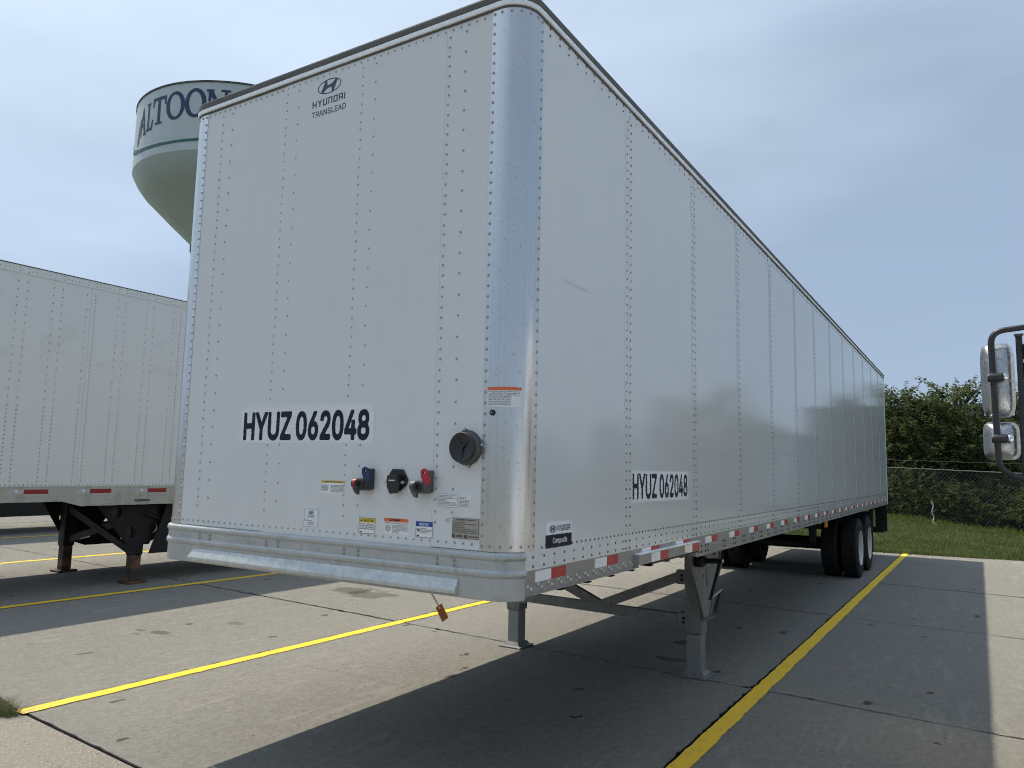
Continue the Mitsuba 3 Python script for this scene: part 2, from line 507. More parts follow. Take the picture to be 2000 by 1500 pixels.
principled('m_tower', proc(T_tower), 0.5)
principled('m_tower_blue', (0.022, 0.038, 0.105), 0.5)
principled('m_tower_green', (0.035, 0.115, 0.095), 0.5)
principled('m_ground', proc(T_ground), 0.95, spec=0.2)
principled('m_bark', (0.10, 0.085, 0.065), 0.85)
principled('m_dead_wood', (0.46, 0.41, 0.33), 0.8)
principled('m_mesh_wire', (0.16, 0.165, 0.16), 0.5, metal=0.4)
principled('m_wire', (0.11, 0.115, 0.112), 0.5, metal=0.4)
principled('m_chrome', proc(T_chrome_col), proc(T_chrome), metal=1.0)
principled('m_chrome_clean', (0.70, 0.71, 0.73), 0.14, metal=1.0)
principled('m_mirror', (0.88, 0.89, 0.9), 0.03, metal=1.0)
principled('m_cab_paint', (0.74, 0.75, 0.76), 0.25, clearcoat=0.6)
principled('m_dark_glass', (0.02, 0.025, 0.028), 0.05)
principled('m_wall_brown', (0.16, 0.14, 0.125), 0.8)
principled('m_wall_grey', (0.17, 0.175, 0.19), 0.8)
scene['m_leaf'] = {'type': 'principledthin', 'base_color': {'type': 'mesh_attribute', 'name': 'vertex_color'}, 'roughness': 0.45, 'diff_trans': 1.0, 'spec_trans': 0.0}
scene['m_blade'] = {'type': 'principledthin', 'base_color': {'type': 'mesh_attribute', 'name': 'vertex_color'}, 'roughness': 0.6, 'diff_trans': 0.7}

# ------------------------------------------------------------------ the setting: terrain and paving
GRASS_X = 16.85


def terrain_z(x, y):
    x, y = np.asarray(x, float), np.asarray(y, float)
    k = np.clip((x - GRASS_X) / 12.5, 0, 1.6)
    side = np.clip(0.095 + 0.103 * (y + 0.75), -0.45, 0.55)
    bump = 0.05 * (meshkit.noise(np.stack([x * 0.5, y * 0.5, 0 * x], -1), 3) - 0.5)
    far = np.clip((x - 35) / 60, 0, 1)
    return np.where(x > GRASS_X, k * k * (3 - 2 * np.clip(k, 0, 1)) * 0 + k * side * (1 - far) + bump * np.clip(k * 4, 0, 1), 0.0) - 0.035


xs = np.unique(np.r_[-700, -300, -120, -60, -30, np.arange(-10, 16, 4), np.arange(16.5, 40, 0.6), 45, 55, 70, 100, 160, 300, 700])
ys = np.unique(np.r_[-700, -300, -120, -60, -40, np.arange(-30, 31, 1.0), 40, 60, 120, 300, 700])
X, Y = np.meshgrid(xs, ys, indexing='ij')
V = np.stack([X, Y, terrain_z(X, Y)], -1).reshape(-1, 3)
ii, jj = np.meshgrid(np.arange(len(xs) - 1), np.arange(len(ys) - 1), indexing='ij')
q = (ii * len(ys) + jj).ravel()
F = np.vstack([np.c_[q, q + len(ys), q + len(ys) + 1], np.c_[q, q + len(ys) + 1, q + 1]])
structure('ground', trimesh.Trimesh(V, F, process=False), 'm_ground', 'grassy ground around the concrete lot, rising to the chain link fence', smooth=True)

# joints of the paving: across the stalls x = a + s*y, along the stalls y = b + s*x
JX = [(-0.335, 0.073), (3.585, 0.072), (7.48, 0.080), (11.05, 0.085), (14.75, 0.05), (16.72, -0.10)]
JY = [(-12.5, 0.0), (-8.5, 0.0), (-4.35, -0.003), (-0.098, -0.006), (3.983, -0.020), (8.137, -0.040), (12.25, -0.030), (16.55, -0.02), (20.6, -0.02), (24.6, -0.02)]


def meet(jx, jy):
    (a, s), (b, t) = jx, jy
    y = (b + t * a) / (1 - t * s)
    return np.array([a + s * y, y])


dv = extrude(Polygon([(-13, -13), (-0.341 - 0.073 * 13, -13), (-0.341 + 0.073 * 25, 25), (-13, 25)]), 0.4); dv.apply_translation((0, 0, -0.406))
structure('driveway', dv, 'm_drive', 'rough tan driveway of exposed stones in front of the parking stalls')
pave = structure('pavement', bx(-2.6, 17.0, -13, 25, -0.03, -0.0075), 'm_sealant', 'grey concrete parking lot cast in slabs with dark joints')


def wobbly(a, b, inward, near, seed):
    L = np.linalg.norm(b - a)
    n = max(2, int(L / (0.05 if near else 0.25)))
    t = np.arange(n) / n
    p = a + (b - a) * t[:, None]
    q = np.c_[p * 9.0, np.full(n, seed * 3.7)]
    w = 0.0075 + 0.008 * meshkit.noise(q, 1)
    chip = np.clip(meshkit.noise(np.c_[p * 16.0, np.full(n, seed * 1.3)], 4) - 0.62, 0, 1) * 0.10
    w = w + (chip if near else 0)
    w[0] = 0.012
    return p + inward * w[:, None]


for i in range(len(JX) - 1):
    for j in range(len(JY) - 1):
        c = [meet(JX[i], JY[j]), meet(JX[i + 1], JY[j]), meet(JX[i + 1], JY[j + 1]), meet(JX[i], JY[j + 1])]
        near = i <= 2 and 2 <= j <= 5
        ring = []
        for k in range(4):
            a, b = c[k], c[(k + 1) % 4]
            d = (b - a) / np.linalg.norm(b - a)
            ring.append(wobbly(a, b, np.array([-d[1], d[0]]), near, k + 4 * i + 40 * j))
        poly = Polygon(np.vstack(ring)).buffer(0)
        m = extrude(poly, 0.05)
        m.apply_translation((0, 0, -0.05 + 0.0012 * ((i * 7 + j * 3) % 4)))
        part(pave, 'slab', m, 'm_concrete')


def stripe(name, b, s, x0, x1, w, label):
    n = int((x1 - x0) / 0.04)
    x = np.linspace(x0, x1, n)
    y = b + s * x
    e = [meshkit.fbm(np.c_[x * 7.0, np.full(n, b * 3 + k * 9.0), np.zeros(n)], 4, 2) - 0.5 for k in (0, 1)]
    g2 = [meshkit.fbm(np.c_[x * 19.0, np.full(n, b * 5 + k * 4.0), np.zeros(n)], 3, 6) - 0.5 for k in (0, 1)]
    lo, hi = y - w / 2 + 0.020 * e[0] + 0.020 * g2[0], y + w / 2 + 0.008 * e[1] + 0.014 * g2[1]
    z = np.full(n, 0.0075)
    v = np.vstack([np.c_[x, lo, z], np.c_[x, hi, z]])
    k = np.arange(n - 1)
    f = np.vstack([np.c_[k, k + 1, n + k + 1], np.c_[k, n + k + 1, n + k]])
    key = part(None, name, trimesh.Trimesh(v, f, process=False), 'm_yellow')
    labels[key] = {'label': label, 'category': 'road marking', 'group': 'yellow lines between the parking stalls'}


stripe('stall_line', -0.172, -0.006, 0.0, 16.9, 0.118, 'yellow stall line in the shade to the right of the large trailer')
stripe('stall_line', 3.905, -0.020, -0.08, 16.6, 0.118, 'bright yellow stall line that starts at the weeds and passes under the large trailer')
stripe('stall_line', 8.055, -0.040, 0.0, 16.2, 0.118, 'yellow stall line in front of the black landing gear of the left trailer')
stripe('stall_line', 12.17, -0.030, 0.2, 16.2, 0.118, 'sunlit yellow stall line beyond the black landing gear of the left trailer')
stripe('stall_line', 16.47, -0.02, 0.2, 16.2, 0.118, 'faint yellow stall line farthest to the left in the shadow')
stripe('stall_line', -4.42, -0.003, 0.0, 16.9, 0.118, 'yellow stall line beyond the right edge of the photo')

# ------------------------------------------------------------------ water tower
TC, TR, TZ0, TZ1 = np.array([52.42549, 69.23748]), 12.2574, 32.985, 40.2185
tower = thing('water_tower', 'tall white water tower with dark blue lettering behind the trailers', 'water tower')
prof_drum = [(TZ1 + 1.9, 0), (TZ1 + 1.5, 4.0), (TZ1 + 0.6, 9.0), (TZ1 + 0.10, TR - 0.35), (TZ1, TR), (TZ0, TR)]
part(tower, 'tank', lathe([(h, r) for h, r in prof_drum], (0, 0, 1), (*TC, 0), 160), 'm_tower', 30)
prof_cone = [(TZ0, TR), (32.0, 11.75), (31.0, 11.0), (30.0, 9.95), (28.4, 8.3), (26.4, 6.15), (25.2, 5.3), (24.2, 5.0), (24.0, 5.0)]
part(tower, 'cone', lathe(prof_cone, (0, 0, 1), (*TC, 0), 160), 'm_tower', 20)
part(tower, 'rim', lathe([(TZ1 - 0.10, TR), (TZ1 - 0.10, TR + 0.09), (TZ1 + 0.06, TR + 0.09), (TZ1 + 0.06, TR - 0.2)], (0, 0, 1), (*TC, 0), 160), 'm_grime_and_shade', 30)
fl = []
for k in range(24):
    a0 = 2 * math.pi * k / 24
    fl += [(5.0 * math.cos(a0), 5.0 * math.sin(a0)), (4.7 * math.cos(a0 + 0.13), 4.7 * math.sin(a0 + 0.13))]
ped = extrude(Polygon(fl), 24.4); ped.apply_translation((*TC, -0.1))
part(tower, 'shaft', ped, 'm_tower')
part(tower, 'ring', lathe([(25.3, 5.2), (25.3, 5.95), (25.9, 5.95), (25.9, 5.2)], (0, 0, 1), (*TC, 0), 64), 'm_grime_and_shade', 30)

az0 = math.atan2(CAM[1] - TC[1], CAM[0] - TC[0])


def wrap(poly, lift, dz=0.35):
    """Bends a drawing in (s to the left, height) round the tank: small strips, triangulated, then bent."""
    out = []
    x0, y0, x1, y1 = poly.bounds
    for k in range(int(math.ceil((x1 - x0) / dz))):
        g = poly.intersection(sbox(x0 + k * dz, y0 - 1, x0 + (k + 1) * dz, y1 + 1))
        for h in getattr(g, 'geoms', [g]):
            if h.geom_type == 'Polygon' and h.area > 1e-5:
                v, f = trimesh.creation.triangulate_polygon(h, engine='earcut')
                a = az0 - v[:, 0] / TR
                V3 = np.c_[TC[0] + (TR + lift) * np.cos(a), TC[1] + (TR + lift) * np.sin(a), v[:, 1]]
                out.append(trimesh.Trimesh(V3, f, process=False))
    return cat(out)


def stroke(pts, w, cap='flat'):
    return LineString(pts).buffer(w / 2, cap_style=cap, join_style='mitre')


def serif_A(h=1.0, swash=True):
    g = [Polygon([(0.30, h * 1.02), (0.40, h * 1.02), (0.80, 0.0), (0.62, 0.0)]), stroke([(0.36, h * 0.98), (0.05, -0.02)], 0.055), stroke([(0.14, 0.36), (0.58, 0.36)], 0.05), sbox(0.54, -0.02, 0.90, 0.035)]
    if swash:
        g.append(stroke([(0.36, h), (0.20, 0.72), (0.02, 0.40), (-0.14, 0.12), (-0.26, -0.12), (-0.31, -0.26)], 0.05))
        g.append(stroke([(0.30, 0.80), (0.02, 0.62), (-0.26, 0.34), (-0.46, 0.0), (-0.52, -0.30)], 0.025))
    else:
        g.append(sbox(-0.1, -0.02, 0.2, 0.035))
    return unary_union(g)


def serif_letter(c):
    if c == 'O':
        o = aff.scale(Point(0.5, 0.5).buffer(0.5, 32), 0.98, 1.06)
        i = aff.rotate(aff.scale(Point(0.5, 0.5).buffer(0.5, 32), 0.66, 0.90), 8)
        return o.difference(i)
    if c == 'L':
        return unary_union([sbox(0.12, 0, 0.28, 1.0), sbox(0.0, 0.955, 0.40, 1.0), Polygon([(0.0, 0), (0.70, 0), (0.80, 0.32), (0.74, 0.32), (0.60, 0.075), (0.0, 0.06)])])
    if c == 'T':
        return unary_union([sbox(0.42, 0, 0.58, 1.0), sbox(0.25, 0, 0.75, 0.045), Polygon([(0.0, 0.70), (0.05, 0.70), (0.12, 0.92), (0.88, 0.92), (0.95, 0.70), (1.0, 0.70), (0.98, 1.0), (0.02, 1.0)])])
    return unary_union([sbox(0.10, 0, 0.18, 1.0), sbox(0.82, 0, 0.90, 1.0), Polygon([(0.02, 1.0), (0.22, 1.0), (0.90, 0.0), (0.82, 0.0)]), sbox(0.0, 0.955, 0.3, 1.0), sbox(0.66, 0.955, 1.04, 1.0), sbox(0.0, 0, 0.30, 0.045)])


def put(g, left, right, z0, z1):
    """Letters are drawn rightwards; s grows to the left in the picture."""
    g = aff.affine_transform(g, [-(left - right), 0, 0, (z1 - z0), left, z0])
    return g


word = [(serif_A(), 14.0, 12.55, 35.75, 38.65), (serif_letter('L'), 12.55, 11.1, 35.9, 38.85), (serif_letter('T'), 11.45, 9.45, 36.25, 39.1), (serif_letter('O'), 9.35, 7.08, 36.45, 39.22),
        (serif_letter('O'), 7.02, 4.76, 36.50, 39.33), (serif_letter('N'), 4.72, 2.5, 36.55, 39.27), (serif_A(swash=False), 2.3, 0.3, 36.5, 39.2)]
for g, l, r, z0, z1 in word:
    part(tower, 'letter', wrap(put(g, l, r, z0, z1).buffer(0.055), 0.03), 'm_tower_blue')
sw_top = [(18.6, 36.6), (17.4, 35.5), (16.2, 35.0), (15.2, 34.62), (14.0, 34.35), (12.0, 34.16), (9.0, 34.08), (5.4, 34.16), (1.0, 34.5), (-6.0, 35.3)]
sw_bot = [(-6.0, 35.2), (1.0, 34.22), (5.4, 33.88), (9.0, 33.79), (12.0, 33.80), (14.0, 33.92), (15.6, 34.2), (17.0, 34.75), (18.6, 35.9)]
part(tower, 'swoosh', wrap(Polygon(sw_top + sw_bot), 0.03), 'm_tower_green')

# ------------------------------------------------------------------ the large trailer
W, LEN, R0 = 2.564, 16.1, 0.14
TRL = thing('semi_trailer', 'large new white box trailer with riveted panels and a shiny metal corner post', 'trailer')


def corner_path(r, x_end_right, x_end_left, n=12):
    """From the right side, round the front, to the left side."""
    p, nn = [(x_end_right, 0.0)], [(0, -1.0)]
    if x_end_right > r + 1e-6:
        p.append((r, 0.0)); nn.append((0, -1.0))
    for k in range(1, n + 1):
        a = -math.pi / 2 - (math.pi / 2) * k / n
        p.append((r + r * math.cos(a), r + r * math.sin(a))); nn.append((math.cos(a), math.sin(a)))
    for k in range(0, n + 1):
        a = math.pi - (math.pi / 2) * k / n
        p.append((r + r * math.cos(a), W - r + r * math.sin(a))); nn.append((math.cos(a), math.sin(a)))
    if x_end_left > r + 1e-6:
        p.append((x_end_left, W)); nn.append((0, 1.0))
    return np.array(p), np.array(nn)


# front wall: three sheets, the middle one lapped over its neighbours
ZF0, ZF1 = 1.365, 4.01
part(TRL, 'front_panel', bx(0.0, 0.012, 1.62, W - 0.15, ZF0, ZF1), 'm_white_front')
part(TRL, 'front_panel', bx(-0.0018, 0.010, 0.462, 1.660, ZF0 - 0.004, ZF1), 'm_white_front')
part(TRL, 'front_panel', bx(0.0002, 0.012, 0.15, 0.48, ZF0, ZF1), 'm_white_front')
# side walls
seams = [1.2735 + 1.2327 * k for k in range(12)]
edges = [0.15] + seams + [LEN - 0.06]
for k in range(13):
    a, b = edges[k] + (0.0015 if k else 0), edges[k + 1] - 0.0015
    m = bx(a, b, 0.0, 0.010, 1.277, 4.005)
    if k == 0:
        m = cat([bx(a, b, 0.0, 0.010, 1.366, 4.005), bx(0.102, b, 0.0, 0.010, 1.277, 1.366)])
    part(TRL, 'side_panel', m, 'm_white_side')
part(TRL, 'left_wall', bx(0.15, LEN - 0.06, W - 0.010, W, 1.277, 4.005), 'm_white_front')
for s in seams:
    part(TRL, 'seam_strip', cat([bx(s - 0.052, s - 0.0035, -0.0028, 0.004, 1.39, 3.99), bx(s + 0.0035, s + 0.052, -0.0020, 0.004, 1.39, 3.99)]), 'm_white_side')
# corner posts
oo = 0.0035
for side in (0, 1):
    op = [(0.181, -oo), (R0, -oo)] + [(R0 + (R0 + oo) * math.cos(a), R0 + (R0 + oo) * math.sin(a)) for a in np.linspace(-math.pi / 2, -math.pi, 20)[1:]] + [(-oo, 0.181)]
    ip = [(x if x > 0.17 else x, y) for x, y in ((0.004, 0.181), (0.004, R0))] + [(R0 + (R0 - 0.004) * math.cos(a), R0 + (R0 - 0.004) * math.sin(a)) for a in np.linspace(-math.pi, -math.pi / 2, 20)[1:]] + [(0.181, 0.004)]
    g = Polygon(op + ip).buffer(0)
    if side:
        g = aff.affine_transform(g, [1, 0, 0, -1, 0, W])
    m = extrude(g, 3.992 - ZF0); m.apply_translation((0, 0, ZF0))
    part(TRL, 'corner_post', m, 'm_alu', 25, label='shiny rounded metal corner post' if not side else None)
# top rail with its dark upper trim, round the front and along both sides
path, nn = corner_path(R0, LEN, LEN)
part(TRL, 'top_rail', sweep(path, nn, [(-0.004, 3.990), (0.012, 3.990), (0.016, 3.993), (0.018, 4.013), (0.015, 4.016), (-0.004, 4.016)]), 'm_bright', 25)
part(TRL, 'lip_shade_strip', sweep(path, nn, [(-0.004, 3.981), (0.007, 3.981), (0.008, 3.9895), (-0.004, 3.9895)]), 'm_grime_and_shade', 25)  # dark strip painted in for the shadow line below the lip
part(TRL, 'roof_trim', sweep(path, nn, [(-0.006, 4.0165), (0.012, 4.0165), (0.016, 4.022), (0.017, 4.048), (0.012, 4.060), (-0.006, 4.062)]), 'm_grime_and_shade', 25)
part(TRL, 'roof', bx(0.04, LEN, 0.04, W - 0.04, 4.03, 4.05), 'm_bright')
# rear end
part(TRL, 'rear_frame', cat([bx(LEN - 0.06, LEN, -0.004, 0.06, 1.13, 4.0), bx(LEN - 0.06, LEN, W - 0.06, W + 0.004, 1.13, 4.0), bx(LEN - 0.06, LEN, 0.06, W - 0.06, 3.85, 4.0)]), 'm_bright')
for a, b in ((0.06, W / 2 - 0.005), (W / 2 + 0.005, W - 0.06)):
    part(TRL, 'rear_door', bx(LEN - 0.04, LEN - 0.01, a, b, 1.25, 3.85, 0.004), 'm_white_front')

# galvanised front bumper with two ridges, round both corners
pb, nb = corner_path(0.135, 0.135, 0.135, 22)
keep = pb[:, 0] <= 0.104
pb, nb = pb[keep], nb[keep]
prof = [(0.002, 1.150), (0.010, 1.150), (0.013, 1.158), (0.013, 1.248)]
prof += [(0.013 + 0.010 * math.sin(a), 1.268 - 0.018 * math.cos(a)) for a in np.linspace(0, math.pi, 9)]
prof += [(0.013, 1.288), (0.013, 1.325)]
prof += [(0.013 + 0.009 * math.sin(a), 1.343 - 0.016 * math.cos(a)) for a in np.linspace(0, math.pi, 9)]
prof += [(0.011, 1.362), (0.002, 1.363)]
part(TRL, 'bumper', sweep(pb, nb, prof), 'm_galv', 35, label='galvanised front bumper with two ridges')
sl = [(0.285, 2.245)]
n = 60
y = np.linspace(0.285, 2.245, n)
w = 0.0015 * (meshkit.fbm(np.c_[y * 6, 0 * y, 0 * y], 3) - 0.5)
psl = np.c_[np.zeros(n), y]; nsl = np.tile([-1.0, 0], (n, 1))
m = sweep(psl, nsl, [(0.010, 1.231), (0.017, 1.231), (0.034, 1.186), (0.036, 1.178), (0.033, 1.166), (0.020, 1.156), (0.010, 1.155)])
v = m.vertices.copy()
end = (v[:, 1] < 0.29) | (v[:, 1] > 2.24)
v[end & (v[:, 2] < 1.19), 1] += np.where(v[end & (v[:, 2] < 1.19), 1] > 1, -0.0, 0.006)
v[(v[:, 1] > 2.24) & (v[:, 2] > 1.2), 1] -= 0.028
m.vertices = v
part(TRL, 'slide_plate', m, 'm_spangle', 30, label='spangled galvanised plate along the lower edge of the bumper')

# bottom rails
part(TRL, 'bottom_rail', cat([bx(0.103, 1.378, 0.004, 0.030, 1.172, 1.279), bx(0.103, 1.378, -0.006, 0.030, 1.165, 1.1715)]), 'm_rail')
part(TRL, 'bottom_rail', cat([bx(1.3785, 2.53, 0.004, 0.030, 1.205, 1.279), bx(2.5305, LEN, 0.003, 0.030, 1.137, 1.279), bx(2.5305, LEN, -0.010, 0.0025, 1.1835, 1.1885), bx(2.5305, LEN, -0.008, 0.0025, 1.134, 1.139)]), 'm_rail')
part(TRL, 'bottom_rail', bx(0.103, LEN, W - 0.030, W - 0.003, 1.137, 1.279), 'm_rail')
gd_ = part(TRL, 'side_guard', cat([bx(1.379, 2.529, -0.032, -0.026, 1.186, 1.245), bx(1.379, 1.385, -0.026, 0.003, 1.170, 1.250), bx(2.523, 2.529, -0.026, 0.003, 1.170, 1.250)]), 'm_rail', label='metal guard bar above the landing gear')
part(gd_, 'top_edge', bx(1.376, 2.532, -0.036, 0.002, 1.2452, 1.2522, 0.002), 'm_bright')
part(gd_, 'lower_edge', bx(1.60, 2.50, -0.026, 0.002, 1.172, 1.180), 'm_black')


def tape(x0, x1, z0, z1, y, mat):
    return part(TRL, 'reflective_tape', bx(x0, x1, y - 0.0012, y + 0.0012, z0, z1), mat)


for k in range(25):
    x0 = 0.201 + 0.6395 * k
    if x0 > 15.8:
        break
    z0, z1 = (1.2195, 1.2695) if k < 2 else (1.215, 1.263)
    if k == 2:
        x0, z0 = 1.50, 1.2535
    if k == 3:
        x0, z0 = 2.108, 1.2535
    yy = 0.003 if (k < 4) else 0.002
    tape(x0, x0 + 0.152, z0, z1 if k not in (2, 3) else 1.274, yy, 'm_white_tape')
    tape(x0 + 0.153, x0 + 0.305, z0, z1 if k not in (2, 3) else 1.274, yy, 'm_red_tape')
for a, b, c in ((1.573, 1.721, 'm_white_tape'), (1.7215, 1.866, 'm_red_tape'), (2.250, 2.346, 'm_white_tape'), (2.3465, 2.499, 'm_red_tape')):
    tape(a, b, 1.189, 1.243, -0.0328, c)
part(TRL, 'warped_plate', bx(2.195, 2.245, -0.0355, -0.032, 1.193, 1.243, 0.001), 'm_chrome_clean')
# bolts of the rail
pts = []
for k in range(13):
    x = 0.135 + 0.0985 * k
    pts += [(x, 0.0035, 1.204 + 0.002 * (k % 2)), (x + 0.032, 0.0035, 1.190)]
part(TRL, 'rail_bolt', domes(pts, (0, -1, 0), 0.0115, 0.007, 9), 'm_rivet_bright', 60, stuff=True)
pts = []
for k in range(46):
    x = 2.62 + 0.3 * k if k > 1 else 2.60 + 0.16 * k
    if x > 15.9:
        break
    for dx in (0, 0.065):
        pts += [(x + dx, 0.0025, 1.203), (x + dx, 0.0025, 1.160)]
part(TRL, 'rail_bolt', domes(pts, (0, -1, 0), 0.0095, 0.006, 7), 'm_dark', 60, stuff=True)
# rivets of the front wall
fr = []
for yc, st in ((2.229, 0.052), (2.136, 0.104), (1.6395, 0.052), (1.540, 0.104), (1.037, 0.052), (0.939, 0.104), (0.4415, 0.052), (0.341, 0.104)):
    z = 3.925
    while z > 1.43:
        fr.append((-0.0015, yc + 0.0015 * rng.standard_normal(), z + 0.002 * rng.standard_normal())); z -= st
for yv in np.arange(0.225, 2.37, 0.0485):
    fr.append((-0.0015, yv, 1.3925)); fr.append((-0.0015, yv + 0.004, 3.960))
fr = [p for p in fr if not (0.30 < p[1] + 0.01 < 0.34 and 0) and not (0.855 < p[1] < 1.875 and 1.85 < p[2] < 2.06) and not (0.81 < p[1] < 0.925 and 1.398 < p[2] < 1.48)]
part(TRL, 'front_rivet', domes(fr, (-1, 0, 0), 0.0063, 0.0048), 'm_rivet', 60, stuff=True)
# rivets of the corner posts
po, pn = [], []
for k in range(51):
    z = 1.435 + 0.0505 * k
    po += [(-oo, 0.168, z), (0.168, -oo, z), (-oo, W - 0.168, z)]
    pn += [(-1, 0, 0), (0, -1, 0), (-1, 0, 0)]
for a in np.linspace(0.06, 0.94, 5):
    b = -math.pi / 2 - math.pi / 2 * a
    c, s = math.cos(b), math.sin(b)
    for z in (1.389, 3.962):
        po += [(R0 + (R0 + oo) * c, R0 + (R0 + oo) * s, z), (R0 + (R0 + oo) * c, W - R0 - (R0 + oo) * s, z)]
        pn += [(c, s, 0), (c, -s, 0)]
po += [(-oo, 0.168, 1.389), (0.168, -oo, 1.389), (-oo, W - 0.168, 1.389), (-oo, 0.168, 3.962), (0.168, -oo, 3.962)]
pn += [(-1, 0, 0), (0, -1, 0), (-1, 0, 0), (-1, 0, 0), (0, -1, 0)]
part(TRL, 'post_rivet', domes(po, pn, 0.0078, 0.006, 8), 'm_rivet', 60, stuff=True)
# rivets of the side wall
sr = []
for s in seams:
    for dx in (-0.0285, 0.0285):
        for z in np.arange(1.425, 3.92, 0.0525):
            sr.append((s + dx, -0.0026, z))
for x in np.arange(0.253, LEN - 0.1, 0.0521):
    sr.append((x, -0.0002, 1.375))
for x in np.arange(0.174, LEN - 0.1, 0.1030):
    sr += [(x, -0.0002, 1.336), (x, -0.0002, 1.294), (x + 0.08, -0.0002, 3.971), (x + 0.08, -0.0002, 3.934)]
for s in seams:
    sr += [(s - 0.0285, -0.0026, z) for z in (1.336, 1.294)] + [(s + 0.0285, -0.0026, z) for z in (1.336, 1.294)]
part(TRL, 'side_rivet', domes(sr, (0, -1, 0), 0.0072, 0.0048, 6), 'm_rivet_dark', 60, stuff=True)
# bolts of the bumper, in pairs
bb = []
for yb in (2.175, 2.080, 1.594, 1.497, 1.008, 0.910, 0.412, 0.313):
    bb += [(-0.0130, yb, 1.3125), (-0.0130, yb, 1.2965)]
for i, p in enumerate(bb):
    z = p[2] + (0.004 if i % 2 == 0 else -0.001)
    bb[i] = (p[0], p[1], z)
part(TRL, 'bumper_bolt', domes(bb, (-1, 0, 0), 0.0092, 0.008, 8), 'm_rivet', 50, stuff=True)


# ---- lettering and stickers
def sticker(name, y0, y1, z0, z1, mat='m_sticker', label=None, x=-0.0036):
    return part(TRL, name, bx(x, 0.002, y1, y0, z0, z1), mat, label=label)


def front_text(parent, s, y0, z0, w, h, mat, bold=False, x=-0.0036, name='lettering', grow=0.0):
    return part(parent, name, on_front(text(s, w, h, bold, 0.0009, grow), y0, z0, x), mat)


def bars(y0, y1, z0, z1, rows, seed, mat, parent, x=-0.0036, fill=0.85, name='small_print'):
    """Rows of print too small to read, as flat marks the length of words."""
    r = np.random.default_rng(seed)
    out, dz = [], (z1 - z0) / rows
    for k in range(rows):
        yy, zc = y0, z1 - (k + 0.5) * dz
        stop = y1 if r.random() < fill else y0 + (y1 - y0) * r.uniform(0.4, 0.8)
        while yy > stop + 0.003:
            L = min(r.uniform(0.006, 0.022), yy - stop)
            out.append(bx(x - 0.0007, x + 0.0003, yy - L, yy, zc - 0.24 * dz, zc + 0.24 * dz))
            yy -= L + 0.0028
    return part(parent, name, cat(out), mat, stuff=True)


def frame_line(y0, y1, z0, z1, t, mat, parent, x=-0.0036):
    m = cat([bx(x - 0.0006, x + 0.0003, y1, y0, z0, z0 + t), bx(x - 0.0006, x + 0.0003, y1, y0, z1 - t, z1), bx(x - 0.0006, x + 0.0003, y0 - t, y0, z0 + t, z1 - t), bx(x - 0.0006, x + 0.0003, y1, y1 + t, z0 + t, z1 - t)])
    return part(parent, 'border', m, mat)


nd = sticker('number_decal', 1.877, 0.850, 1.853, 2.060, 'm_vinyl', 'large white number decal on the front wall')
front_text(nd, 'HYUZ', 1.850, 1.869, 0.396, 0.162, 'm_print', True, grow=0.030)
front_text(nd, '062048', 1.417, 1.869, 0.539, 0.162, 'm_print', True, grow=0.030)
k = part(TRL, 'number_decal', bx(1.327, 2.352, -0.0036, 0.002, 1.553, 1.745), 'm_vinyl', label='white number decal on the side wall')
part(k, 'lettering', on_side(text('HYUZ', 0.398, 0.157, True, 0.0009, 0.014), 1.340, 1.571, -0.0036), 'm_print')
part(k, 'lettering', on_side(text('062048', 0.548, 0.157, True, 0.0009, 0.014), 1.787, 1.571, -0.0036), 'm_print')


def logo(w, h, t):
    e = aff.scale(Point(0, 0).buffer(0.5, 48), w, h)
    i = aff.scale(Point(0, 0).buffer(0.5, 48), w - 2 * t, h - 2 * t)
    L = [(-0.068, -0.036), (-0.052, -0.038), (-0.036, -0.018), (-0.014, -0.004), (-0.016, 0.010), (-0.021, 0.040), (-0.035, 0.037), (-0.042, 0.016)]
    bar = [(-0.050, -0.034), (-0.020, -0.012), (0.012, -0.007), (0.050, 0.034), (0.020, 0.012), (-0.012, 0.007)]
    H = unary_union([Polygon(L), Polygon([(-x, -y) for x, y in L]), Polygon(bar).buffer(0)])
    H = aff.scale(H, w / 0.181, h / 0.086, origin=(0, 0))
    return e.difference(i).union(H.intersection(e))


def maker_word(w, h):
    """Squared lettering."""
    t, L, x = 0.17, [], 0.0
    b = lambda pts: LineString(pts).buffer(t / 2, cap_style='flat', join_style='mitre')
    e = t / 2
    H = [b([(e, 0), (e, 1)]), b([(0.72 - e, 0), (0.72 - e, 1)]), b([(0, 0.5), (0.72, 0.5)])]
    Yl = [b([(e, 1.0), (0.36, 0.42)]), b([(0.72 - e, 1.0), (0.36, 0.42)]), b([(0.36, 0), (0.36, 0.47)])]
    U = [b([(e, 1), (e, e), (0.68 - e, e), (0.68 - e, 1)])]
    N = [b([(e, 0), (e, 1 - e), (0.68 - e, 1 - e), (0.68 - e, 0)])]
    D = [b([(e, e), (e, 1 - e), (0.68 - e, 1 - e), (0.68 - e, e), (0, e)])]
    A = [b([(e, 0), (e, 1 - e), (0.68 - e, 1 - e), (0.68 - e, 0)]), b([(0, 0.42), (0.68, 0.42)])]
    I = [b([(e, 0), (e, 1)])]
    for g, wd in ((H, 0.72), (Yl, 0.72), (U, 0.68), (N, 0.68), (D, 0.68), (A, 0.68), (I, t)):
        L += [aff.translate(q_, x) for q_ in g]; x += wd + 0.20
    g = unary_union(L)
    return aff.scale(g, w / (x - 0.20), h, origin=(0, 0))


